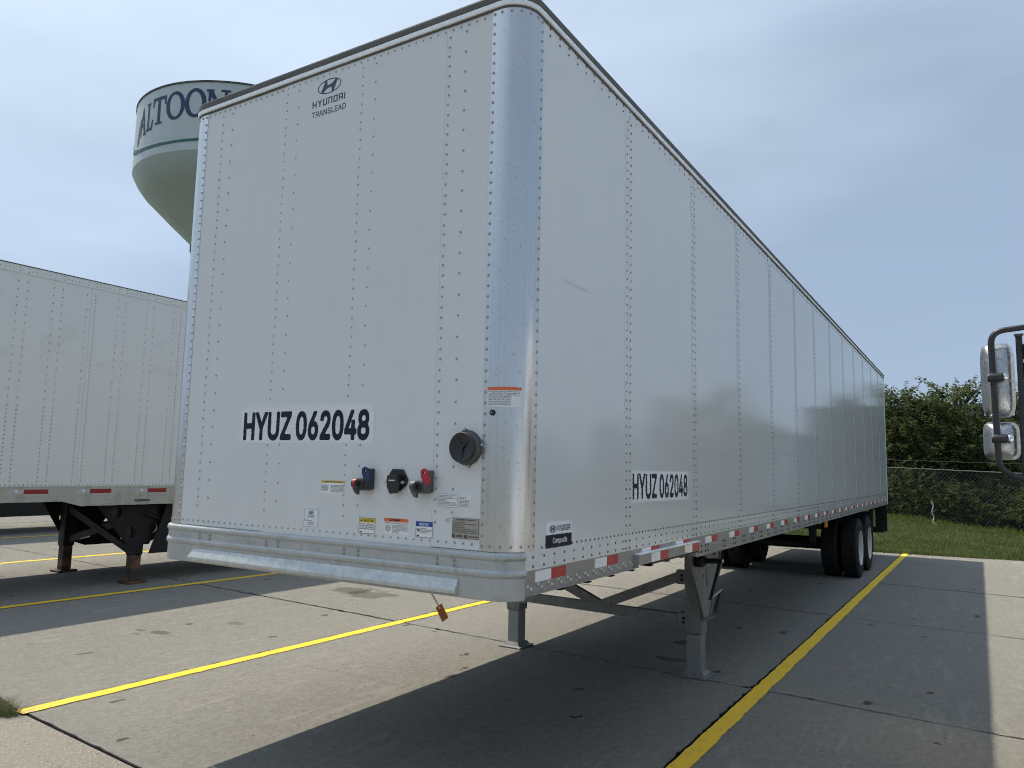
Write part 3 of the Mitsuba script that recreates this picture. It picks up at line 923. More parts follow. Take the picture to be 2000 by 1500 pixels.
m = extrude(logo(0.184, 0.088, 0.0062), 0.001)
emb = part(TRL, 'maker_emblem', on_front(m, 1.2945, 3.8885, -0.0018), 'm_navy')
part(TRL, 'maker_name', on_front(extrude(maker_word(0.257, 0.040), 0.001), 1.424, 3.781, -0.0018), 'm_navy')
part(TRL, 'maker_second_name', on_front(text('TRANSLEAD', 0.266, 0.0355, False, 0.001, 0.012), 1.424, 3.7215, -0.0018), 'm_navy')

s = sticker('cleaning_label', 1.203, 1.031, 1.590, 1.659)
part(s, 'header', bx(-0.0046, -0.0030, 1.0315, 1.2025, 1.6455, 1.6585), 'm_gold_label')
bars(1.175, 1.045, 1.6485, 1.6555, 1, 1, 'm_print', s, -0.0046)
bars(1.13, 1.034, 1.598, 1.637, 6, 2, 'm_fine_print', s)
bars(1.198, 1.148, 1.603, 1.634, 3, 3, 'm_print', s)
s = sticker('maker_label', 1.317, 1.213, 1.411, 1.503, 'm_vinyl')
frame_line(1.317, 1.213, 1.411, 1.503, 0.0015, 'm_fine_print', s)
part(s, 'emblem', on_front(extrude(logo(0.036, 0.022, 0.002), 0.0008), 1.266, 1.484, -0.0036), 'm_navy')
part(s, 'maker_name', on_front(extrude(maker_word(0.050, 0.0085), 0.0008), 1.291, 1.4605, -0.0036), 'm_navy')
bars(1.312, 1.218, 1.440, 1.448, 1, 4, 'm_fine_print', s)
bars(1.285, 1.242, 1.420, 1.438, 2, 5, 'm_fine_print', s)
s = sticker('caution_label', 0.921, 0.812, 1.400, 1.478)
frame_line(0.921, 0.812, 1.400, 1.478, 0.0022, 'm_print', s)
part(s, 'header', bx(-0.0044, -0.0030, 0.8145, 0.9185, 1.4555, 1.4755), 'm_yellow_label')
front_text(s, 'CAUTION', 0.892, 1.459, 0.068, 0.0125, 'm_print', True, -0.0044)
part(s, 'warning_triangle', on_front(extrude(Polygon([(0, 0), (0.015, 0), (0.0075, 0.014)]), 0.0009), 0.912, 1.4585, -0.0044), 'm_print')
bars(0.914, 0.820, 1.420, 1.452, 4, 6, 'm_fine_print', s)
part(s, 'mark', bx(-0.0043, -0.003, 0.900, 0.912, 1.4055, 1.411), 'm_print')
s = sticker('wiring_label', 0.755, 0.597, 1.407, 1.486)
part(s, 'header', bx(-0.0044, -0.0030, 0.599, 0.7535, 1.4685, 1.4855), 'm_orange_label')
front_text(s, 'WARNING', 0.700, 1.472, 0.050, 0.0100, 'm_print', True, -0.0044)
part(s, 'warning_triangle', on_front(extrude(Polygon([(0, 0), (0.012, 0), (0.006, 0.011)]), 0.0009), 0.716, 1.4715, -0.0044), 'm_print')
bars(0.748, 0.604, 1.458, 1.466, 1, 7, 'm_fine_print', s)
bars(0.700, 0.604, 1.412, 1.456, 7, 8, 'm_fine_print', s)
ring_ = Point(0, 0).buffer(0.018, 20).difference(Point(0, 0).buffer(0.0168, 20))
dots = [Point(0.0105 * math.cos(a), 0.0105 * math.sin(a)).buffer(0.0032, 8) for a in np.arange(6) * math.pi / 3 + 0.5] + [Point(0, 0).buffer(0.0034, 8)]
part(s, 'socket_diagram', on_front(extrude(unary_union([ring_] + dots), 0.0008), 0.728, 1.436, -0.0036), 'm_print')
s = sticker('notice_label', 0.552, 0.451, 1.404, 1.480)
frame_line(0.552, 0.451, 1.404, 1.480, 0.0022, 'm_blue_label', s)
part(s, 'header', bx(-0.0044, -0.0030, 0.4535, 0.5495, 1.4565, 1.4775), 'm_blue_label')
front_text(s, 'NOTICE', 0.530, 1.461, 0.056, 0.012, 'm_vinyl', True, -0.0044)
part(s, 'symbol', on_front(extrude(Point(0, 0).buffer(0.0095, 20).difference(Point(0, 0).buffer(0.0078, 20)).union(sbox(-0.004, -0.004, 0.004, 0.004)), 0.0008), 0.536, 1.438, -0.0036), 'm_print')
bars(0.522, 0.458, 1.424, 1.450, 4, 9, 'm_fine_print', s)
part(s, 'mark', bx(-0.0043, -0.003, 0.532, 0.544, 1.4095, 1.415), 'm_print')
s = sticker('data_plate', 0.336, 0.187, 1.414, 1.508, 'm_data_plate', 'grey metal data plate with engraved print', -0.0045)
frame_line(0.336, 0.187, 1.414, 1.508, 0.0016, 'm_grime_and_shade', s, -0.0045)
part(s, 'maker_name', on_front(cat([extrude(maker_word(0.050, 0.0065), 0.0008), axes(text('TRANSLEAD', 0.052, 0.006, False, 0.0008), (1, 0, 0), (0, 1, 0), (0, 0, 1), (0.056, 0, 0))]), 0.312, 1.4965, -0.0045), 'm_print')
bars(0.330, 0.196, 1.438, 1.492, 7, 10, 'm_grime_and_shade', s, -0.0045)
part(s, 'block', cat([bx(-0.0053, -0.004, 0.318, 0.333, 1.4165, 1.433), bx(-0.0053, -0.004, 0.276, 0.310, 1.420, 1.431), bx(-0.0053, -0.004, 0.250, 0.266, 1.4165, 1.434)]), 'm_grime_and_shade')
bars(0.243, 0.193, 1.420, 1.430, 1, 11, 'm_print', s, -0.0045)
s = sticker('paper_label', 0.426, 0.310, 1.554, 1.616)
frame_line(0.426, 0.310, 1.554, 1.616, 0.0012, 'm_fine_print', s)
bars(0.420, 0.316, 1.560, 1.611, 8, 12, 'm_fine_print', s)
s = sticker('paper_label', 0.305, 0.234, 1.551, 1.609)
bars(0.300, 0.240, 1.556, 1.606, 8, 13, 'm_fine_print', s, fill=0.6)
s = sticker('paper_label', 0.378, 0.3375, 1.482, 1.506)
bars(0.376, 0.339, 1.484, 1.504, 4, 14, 'm_fine_print', s)
# label on the corner post (bent round it): header and a sheet; the square code is left out
ar = lambda t: (R0 + (R0 + oo + 0.0012) * math.cos(-math.pi - t), R0 + (R0 + oo + 0.0012) * math.sin(-math.pi - t))


def post_sheet(t0, t1, z0, z1, lift, n=14):
    t = np.linspace(t0, t1, n)
    rr = R0 + oo + lift
    pth = []
    for k in t:
        if k < 0:
            pth.append((-oo - lift, R0 - k))
        else:
            pth.append((R0 - rr * math.cos(k / R0), R0 - rr * math.sin(k / R0)))
    pth = np.array(pth)
    v = np.vstack([np.c_[pth, np.full(n, z0)], np.c_[pth, np.full(n, z1)]])
    kk = np.arange(n - 1)
    return trimesh.Trimesh(v, np.vstack([np.c_[kk, n + kk, n + kk + 1], np.c_[kk, n + kk + 1, kk + 1]]), process=False)


s = part(TRL, 'post_label', post_sheet(-0.017, 0.146, 2.022, 2.098, 0.0012), 'm_vinyl', True)
part(s, 'header', post_sheet(-0.017, 0.146, 2.0985, 2.114, 0.0014), 'm_orange_label', True)
out, r = [], np.random.default_rng(21)
for k in range(9):
    zc, t, stop = 2.092 - 0.0076 * k, -0.010, (0.135 if k < 3 else 0.095)
    while t < stop:
        L = min(r.uniform(0.008, 0.025), stop - t) + 0.002
        out.append(post_sheet(t, t + L, zc - 0.0016, zc + 0.0016, 0.0019, 4)); t += L + 0.003
part(s, 'small_print', cat(out), 'm_fine_print', stuff=True)
lk = part(TRL, 'post_lock', lathe([(0, 0.0145), (0.006, 0.0145), (0.009, 0.012), (0.009, 0.0065), (0.013, 0.0055), (0.013, 0)], (-0.994, -0.1, 0), (-0.002, 0.126, 1.995), 20), 'm_black_gloss', 40)
part(lk, 'pin', domes([(-0.0148, 0.1248, 1.995)], (-0.994, -0.1, 0), 0.004, 0.004, 8), 'm_rivet_bright', 60)
# side badge
k = part(TRL, 'side_badge', bx(0.289, 0.553, -0.0036, 0.002, 1.428, 1.488), 'm_vinyl', label='white badge over a black badge on the side wall')
part(k, 'emblem', on_side(extrude(logo(0.062, 0.036, 0.0042), 0.0009), 0.352, 1.455, -0.0036), 'm_navy')
part(k, 'maker_name', on_side(extrude(maker_word(0.142, 0.028), 0.0009), 0.393, 1.4425, -0.0036), 'm_navy')
k2 = part(TRL, 'side_badge', bx(0.289, 0.553, -0.0036, 0.002, 1.366, 1.4275), 'm_print')
part(k2, 'lettering', on_side(text('Composite', 0.148, 0.034, False, 0.0009), 0.355, 1.379, -0.0036), 'm_vinyl')

# ---- vent, couplings and socket on the front wall
vc = np.array([0.0, 0.262, 1.833])
fl3 = unary_union([Point(0, 0).buffer(0.082, 40)] + [Polygon([(0.094 * math.cos(a), 0.094 * math.sin(a)), (0.076 * math.cos(a + 0.35), 0.076 * math.sin(a + 0.35)), (0, 0), (0.076 * math.cos(a - 0.35), 0.076 * math.sin(a - 0.35))]) for a in (0.15, 1.75, 3.3, 4.85)])
vent = part(TRL, 'vent', on_front(extrude(fl3, 0.010), vc[1], vc[2], -0.001), 'm_grey_cast', label='round black vent cap on a grey flange')
part(vent, 'collar', lathe([(0.009, 0.078), (0.022, 0.072), (0.040, 0.069)], (-1, 0, 0), vc, 40), 'm_grey_cast', 40)
part(vent, 'cap', lathe([(0.036, 0.069), (0.038, 0.072), (0.050, 0.072), (0.056, 0.068), (0.053, 0.057), (0.046, 0.020), (0.045, 0)], (-1, 0, 0), vc, 40), 'm_black', 40)
ribs = []
for a in (0.85, 2.3, 4.71):
    c, s_ = math.cos(a), math.sin(a)
    rib = bx(0.0, 0.062, -0.007, 0.007, 0.044, 0.054, 0.002)
    ribs.append(axes(rib, (0, -c, s_), (0, s_, c), (-1, 0, 0), (0, vc[1], vc[2])))
part(vent, 'ribs', cat(ribs), 'm_black')
part(vent, 'bolt', domes([(-0.011, vc[1] - 0.085 * math.cos(a), vc[2] + 0.085 * math.sin(a)) for a in (0.15, 1.75, 4.85)], (-1, 0, 0), 0.007, 0.006, 8), 'm_rivet_bright', 60)


def gladhand(y, z, cast, plate_mat, name, label):
    g = part(TRL, name, cat([bx(-0.040, -0.002, y - 0.030, y - 0.006, z - 0.052, z + 0.054, 0.005), bx(-0.052, -0.004, y - 0.020, y + 0.040, z - 0.056, z - 0.006, 0.008)]), cast, label=label)
    # drum of the coupling, its stub to the side and the rubber seal on its face
    o = np.array([-0.030, y + 0.026, z - 0.026])
    part(g, 'coupling', lathe([(-0.020, 0), (-0.020, 0.030), (0.022, 0.032), (0.032, 0.030), (0.034, 0.024)], (-0.97, -0.15, 0.0), o, 24), cast, 35)
    part(g, 'stub', lathe([(0.0, 0.024), (0.030, 0.024), (0.036, 0.020), (0.036, 0.0)], (-0.25, 0.97, 0), o + [-0.012, 0.012, 0.004], 20), cast, 35)
    part(g, 'seal', lathe([(0.033, 0.026), (0.040, 0.025), (0.041, 0.018), (0.034, 0.011), (0.024, 0.010), (0.024, 0)], (-0.97, -0.15, 0.0), o, 24), 'm_black', 35)
    lip = [(-0.004, 0.0), (0.034, 0.000), (0.034, -0.034), (0.022, -0.030), (0.008, -0.018)]
    m = extrude(Polygon(lip).buffer(0.003), 0.014)
    part(g, 'lip', axes(m, (-0.15, -0.988, 0), (0, 0, 1), (-0.988, 0.15, 0), (-0.040, y + 0.066, z - 0.040)), cast)
    m = extrude(Polygon([(-0.022, 0.036), (-0.008, 0.046), (0.010, 0.040), (0.018, 0.016), (0.030, -0.006), (0.018, -0.030), (0.000, -0.020), (-0.014, 0.000), (-0.020, 0.014)]).buffer(0.003).difference(Point(-0.004, 0.028).buffer(0.007)), 0.010)
    part(g, 'handle_plate', on_front(m, y - 0.010, z + 0.014, -0.042), plate_mat)
    return g


g = gladhand(0.858, 1.672, 'm_dark_cast', 'm_blue_plastic', 'air_coupling', 'dark air coupling with a blue plate')
part(g, 'red_sticker', lathe([(0.012, 0.0246), (0.028, 0.0246)], (-0.25, 0.97, 0), np.array([-0.042, 0.896, 1.650]), 20), 'm_red_plastic', 35)
gladhand(0.482, 1.670, 'm_grey_cast', 'm_red_plastic', 'air_coupling', 'grey air coupling with a red plate')
hexa = Polygon([(0.030, 0.052), (-0.026, 0.052), (-0.058, 0.006), (-0.048, -0.020), (-0.014, -0.042), (0.016, -0.044), (0.052, -0.018), (0.060, 0.008)]).buffer(0.006)
sk = part(TRL, 'power_socket', on_front(extrude(hexa, 0.014), 0.676, 1.668, -0.001), 'm_black_gloss', label='black seven pin power socket with a lid')
part(sk, 'housing', lathe([(0.004, 0.036), (0.032, 0.034), (0.032, 0)], (-0.98, 0.08, -0.18), (-0.006, 0.676, 1.664), 24), 'm_black', 35)
lid = Polygon([(-0.026, 0.036), (0.024, 0.036), (0.030, -0.010), (0.020, -0.040), (-0.018, -0.044), (-0.032, -0.014)]).buffer(0.006)
part(sk, 'lid', axes(extrude(lid, 0.012), (0, -1, 0), (-0.12, 0, 0.99), (-0.99, 0, -0.12), (-0.034, 0.674, 1.656)), 'm_black')
out = [axes(bx(a, b, 0, 0.006, 0, 0.001), (0, -1, 0), (-0.12, 0, 0.99), (-0.99, 0, -0.12), (-0.0475, 0.696, 1.668)) for a, b in ((0, 0.005), (0.006, 0.011), (0.0125, 0.015), (0.0165, 0.021), (0.0225, 0.027), (0.0285, 0.032), (0.0335, 0.037))]
part(sk, 'lid_marking', cat(out), 'm_vinyl')
for yb in (0.728, 0.632):
    part(sk, 'bolt', cat([cyl((-0.014, yb, 1.662), (-0.024, yb, 1.662), 0.011, 6), cyl((-0.02, yb, 1.662), (-0.034, yb, 1.662), 0.006, 10)]), 'm_chrome_clean')

# ---- underside
part(TRL, 'floor', bx(0.03, LEN, 0.035, W - 0.035, 1.24, 1.30), 'm_underside')
for k in range(50):
    x = 0.55 + 0.305 * k
    if x > 15.7:
        break
    part(TRL, 'cross_member', cat([bx(x - 0.003, x + 0.003, 0.04, W - 0.04, 1.146, 1.239), bx(x - 0.028, x + 0.028, 0.04, W - 0.04, 1.140, 1.1455)]), 'm_underside')
part(TRL, 'coupler_plate', bx(0.05, 1.2, 0.45, W - 0.45, 1.160, 1.172), 'm_galv_dull')
part(TRL, 'kingpin', lathe([(0, 0), (0, 0.035), (0.03, 0.035), (0.03, 0.025), (0.09, 0.025)], (0, 0, 1), (0.92, W / 2, 1.075), 20), 'm_grey_cast', 35)
# ---- landing gear
LX, LYR, LYL = 3.685, 0.381, 2.203
for yl, out_ in ((LYR, -1), (LYL, 1)):
    lg = part(TRL, 'landing_leg', cat([bx(LX - 0.078, LX + 0.078, yl - 0.078, yl + 0.078, 0.355, 1.14, 0.012)]), 'm_galv_dull', label='right galvanised landing leg' if out_ < 0 else None)
    part(lg, 'inner_leg', bx(LX - 0.066, LX + 0.066, yl - 0.066, yl + 0.066, 0.035, 0.36, 0.010), 'm_leg')
    part(lg, 'foot', cat([bx(LX - 0.135, LX + 0.135, yl - 0.125, yl + 0.125, 0.004, 0.018, 0.004), hull([(LX + a * 0.10, yl + b * 0.095, 0.018) for a in (-1, 1) for b in (-1, 1)] + [(LX + a * 0.078, yl + b * 0.074, 0.052) for a in (-1, 1) for b in (-1, 1)])]), 'm_galv_dull')
    yp = yl + out_ * 0.081
    pl_ = Polygon([(LX - 0.52, 1.138), (LX + 0.50, 1.138), (LX + 0.115, 0.50), (LX - 0.075, 0.50)])
    holes = unary_union([Point(LX - 0.14, 1.0).buffer(0.013), Point(LX - 0.06, 1.0).buffer(0.013), Point(LX - 0.06, 0.93).buffer(0.013), Point(LX + 0.10, 0.93).buffer(0.013), Point(LX - 0.06, 0.86).buffer(0.013), Point(LX + 0.10, 0.86).buffer(0.013),
                         Polygon([(LX + 0.03, 0.90), (LX + 0.045, 0.90), (LX + 0.055, 0.76), (LX + 0.025, 0.76)])])
    gs = part(TRL, 'wing_plate', plate(pl_.difference(holes), yp, yp + out_ * 0.006), 'm_galv_dull')
    part(gs, 'ledge', bx(LX - 0.09, LX + 0.13, yp, yp + out_ * 0.05, 0.492, 0.500), 'm_galv_dull')
    part(gs, 'edge', cat([tube([(LX - 0.52, yp + out_ * 0.012, 1.13), (LX - 0.078, yp + out_ * 0.012, 0.505)], 0.009, 6), tube([(LX + 0.50, yp + out_ * 0.012, 1.13), (LX + 0.115, yp + out_ * 0.012, 0.505)], 0.009, 6)]), 'm_galv_dull')
    part(gs, 'bolt', domes([(LX + dx, yp + out_ * 0.007, z) for dx in (-0.25, 0.25, -0.16) for z in (1.08, 1.02)], (0, out_, 0), 0.014, 0.012, 8), 'm_dark', 50)


def beam(p0, p1, w, h, t=0.006):
    """An angle iron from p0 to p1 (in the plane x = const): an upright face and a ledge on top."""
    p0, p1 = np.asarray(p0, float), np.asarray(p1, float)
    d = p1 - p0; L = np.linalg.norm(d); d /= L
    up = np.cross([-1.0, 0, 0], d) if d[1] > 0 else np.cross(d, [-1.0, 0, 0])
    up = up if up[2] > 0 else -up
    m = cat([bx(0, L, -h / 2, h / 2, 0, t), bx(0, L, h / 2 - t, h / 2 + 0.0005, t, w)])
    return axes(m, d, up, (1, 0, 0), p0)


part(TRL, 'cross_brace', beam((LX - 0.075, LYL - 0.06, 0.492), (LX - 0.075, LYR + 0.06, 0.470), 0.06, 0.085), 'm_galv_dull', label='level galvanised brace between the landing legs')
part(TRL, 'diagonal_brace', beam((LX - 0.068, 1.27, 0.505), (LX - 0.068, LYR + 0.10, 0.845), 0.05, 0.085), 'm_galv_dull')
part(TRL, 'diagonal_brace', beam((LX - 0.060, LYL - 0.10, 0.845), (LX - 0.060, 1.28, 0.505), 0.05, 0.085), 'm_galv_dull')
for y, z in ((LYR + 0.10, 0.83), (LYR + 0.085, 0.47), (LYL - 0.10, 0.83), (LYL - 0.085, 0.49)):
    br = part(TRL, 'brace_bracket', bx(LX - 0.078, LX - 0.02, y - 0.05, y + 0.05, z - 0.06, z + 0.06, 0.004), 'm_galv_dull')
    part(br, 'bolt', domes([(LX - 0.0785, y, z + 0.015), (LX - 0.0785, y, z - 0.02)], (-1, 0, 0), 0.014, 0.014, 6), 'm_dark', 40)
ck = part(TRL, 'gear_crank', tube([(3.45, 0.29, 1.00), (3.45, 0.085, 1.015)], 0.022, 10), 'm_black', label='black folded crank handle of the landing gear')
part(ck, 'arm', hull([(3.45 + a, 0.085 + b, 1.03) for a in (-0.022, 0.022) for b in (-0.012, 0.012)] + [(3.20 + a, 0.10 + b, 0.735) for a in (-0.018, 0.018) for b in (-0.012, 0.012)]), 'm_black')
part(ck, 'link', tube([(3.20, 0.10, 0.745), (3.43, 0.08, 0.785)], 0.012, 8), 'm_rivet')
part(ck, 'handle', tube([(3.42, 0.075, 0.78), (3.34, 0.10, 0.62)], 0.02, 10), 'm_black')
part(ck, 'pin', domes([(3.45, 0.078, 1.015)], (0, -1, 0), 0.02, 0.015, 10), 'm_rivet_bright', 50)
part(ck, 'gearbox', bx(3.36, 3.50, 0.22, 0.295, 0.96, 1.04, 0.012), 'm_dark')

# ---- wheels
TIRE_R, TIRE_W = 0.505, 0.275


def tire_mesh():
    h, R = TIRE_W / 2, TIRE_R
    p = [(-h + 0.03, 0.288), (-h + 0.012, 0.31), (-h, 0.38), (-h + 0.004, 0.44), (-h + 0.022, R - 0.012), (-h + 0.035, R - 0.002)]
    groove = []
    for c in (-0.072, -0.024, 0.024, 0.072):
        groove += [(c - 0.006, R), (c - 0.005, R - 0.012), (c + 0.005, R - 0.012), (c + 0.006, R)]
    p = p + groove + [(-a, b) for a, b in p[::-1]]
    m = trimesh.creation.revolve(np.array([(r, x) for x, r in p]), sections=48)
    return axes(m, (1, 0, 0), (0, 0, 1), (0, 1, 0), (0, 0, 0))


def disc_mesh(sgn):
    p = [(0.128, 0.288), (0.132, 0.296), (0.128, 0.284), (0.10, 0.274), (0.03, 0.262), (0.012, 0.245), (0.022, 0.18), (0.030, 0.145), (0.035, 0.12), (0.075, 0.11), (0.085, 0.09), (0.088, 0.0)]
    m = trimesh.creation.revolve(np.array([(r, x) for x, r in p[::-1]]), sections=40)
    return axes(m, (1, 0, 0), (0, 0, sgn), (0, sgn, 0), (0, 0, 0))


TIRE, DISC, DISC2 = tire_mesh(), disc_mesh(-1), disc_mesh(1)
NUTS = domes([(0.143 * math.cos(a), -0.035, 0.143 * math.sin(a)) for a in np.arange(10) * math.pi / 5], (0, -1, 0), 0.016, 0.03, 6)
tire_ply, disc_ply, disc2_ply, nut_ply = mikit.ply(TIRE, 'm_tire', 35), mikit.ply(DISC, 'm_wheel', 35), mikit.ply(DISC2, 'm_wheel', 35), mikit.ply(NUTS, 'm_rivet_bright', 40)


def put_wheel(parent, x, y, outer=None):
    tr = mi.ScalarTransform4f().translate([x, y, TIRE_R])
    k = fresh(f'{parent}__tire')
    scene[k] = {**tire_ply, 'to_world': tr}
    if outer:
        scene[f'{k}__rim'] = {**(disc_ply if outer < 0 else disc2_ply), 'to_world': tr}
        if outer < 0:
            scene[f'{k}__lug_nuts'] = {**nut_ply, 'to_world': tr}


def running_gear(parent, y0, xs_):
    for x in xs_:
        put_wheel(parent, x, y0 + 0.155, -1)
        put_wheel(parent, x, y0 + 0.475)
        put_wheel(parent, x, y0 + W - 0.475)
        put_wheel(parent, x, y0 + W - 0.155, 1)
        part(parent, 'axle', cyl((x, y0 + 0.3, TIRE_R), (x, y0 + W - 0.3, TIRE_R), 0.065, 14), 'm_underside', 35)
    a, b = xs_[0] - 1.1, xs_[1] + 0.95
    for yy in (y0 + 0.70, y0 + W - 0.70):
        part(parent, 'slider_rail', bx(a, b, yy - 0.04, yy + 0.04, 0.93, 1.138), 'm_underside')
        for x in (xs_[0] - 0.62, (xs_[0] + xs_[1]) / 2, xs_[1] + 0.62):
            part(parent, 'spring_hanger', hull([(x + c, yy + d, 0.94) for c in (-0.12, 0.12) for d in (-0.05, 0.05)] + [(x + c, yy + d, 0.60) for c in (-0.06, 0.06) for d in (-0.05, 0.05)]), 'm_underside')
        for x in xs_:
            part(parent, 'spring', bx(x - 0.6, x + 0.6, yy - 0.035, yy + 0.035, 0.575, 0.625, 0.01), 'm_underside')
    part(parent, 'air_tank', lathe([(0, 0), (0.02, 0.09), (0.06, 0.12), (0.64, 0.12), (0.68, 0.09), (0.70, 0)], (0, 1, 0), (xs_[0] - 0.9, y0 + 0.95, 0.90), 20), 'm_underside', 35)


running_gear(TRL, 0.0, (11.585, 12.83))
for a, b in ((0.04, 0.62), (W - 0.62, W - 0.04)):
    part(TRL, 'mud_flap', bx(13.52, 13.535, a, b, 0.28, 1.06), 'm_black')
g = Polygon([(15.80, 1.135), (16.08, 1.135), (16.07, 0.62), (16.0, 0.50), (15.86, 0.50), (15.84, 0.70)])
rg = part(TRL, 'rear_guard', bx(15.9, 16.02, 0.08, W - 0.08, 0.50, 0.62, 0.01), 'm_dark', label='dark rear impact guard below the doors')
for yy in (0.30, W - 0.34):
    part(rg, 'post', plate(g.difference(Polygon([(15.94, 0.98), (16.01, 0.98), (16.0, 0.74), (15.95, 0.74)])), yy, yy + 0.05), 'm_dark')
part(rg, 'face', bx(16.02, 16.035, 0.02, 0.26, 0.53, 1.12, 0.004), 'm_dark')
part(rg, 'face', bx(16.02, 16.035, W - 0.26, W - 0.02, 0.53, 1.12, 0.004), 'm_dark')
lm = part(TRL, 'marker_lamp', bx(8.20, 8.32, 0.030, 0.060, 1.035, 1.130, 0.008), 'm_amber', label='amber marker lamp below the side rail')

# ---- chained tag
tag = thing('chained_tag', 'small orange tag hanging on a chain below the front bumper of the large trailer', 'tag')
c0, c1 = np.array([0.915, 1.26, 1.085]), np.array([0.90, 1.076, 0.893])
links = []
nl = 18
for k in range(nl):
    t0 = k / nl
    a = c0 + (c1 - c0) * t0; b = c0 + (c1 - c0) * (k + 1.25) / nl
    d = (b - a); L = np.linalg.norm(d); d /= L
    s1 = np.cross(d, [1.0, 0, 0]) if k % 2 else np.cross(np.cross(d, [1.0, 0, 0]), d)
    s1 /= np.linalg.norm(s1)
    an = np.linspace(0, 2 * math.pi, 11)
    links.append(tube([(a + b) / 2 + d * L / 2 * math.cos(q_) + s1 * 0.0055 * math.sin(q_) for q_ in an], 0.0016, 5, False))
part(tag, 'chain', cat(links), 'm_chain', True)
pl_ = sbox(-0.024, -0.086, 0.024, 0.004).buffer(0.003).difference(Point(0, -0.008).buffer(0.005))
dn = np.array([0, -0.574, -0.819])                  # hangs askew
rt = np.array([0, -0.819, 0.574])
m = axes(extrude(pl_, 0.003), rt, -dn, (-1, 0, 0), c1)
part(tag, 'plate', m, 'm_tag')
part(tag, 'engraving', cat([axes(bx(-0.018, 0.016 - 0.004 * (k % 2), -0.028 - 0.011 * k, -0.0245 - 0.011 * k, 0.0031, 0.0036), rt, -dn, (-1, 0, 0), c1) for k in range(5)]), 'm_tag_mark')


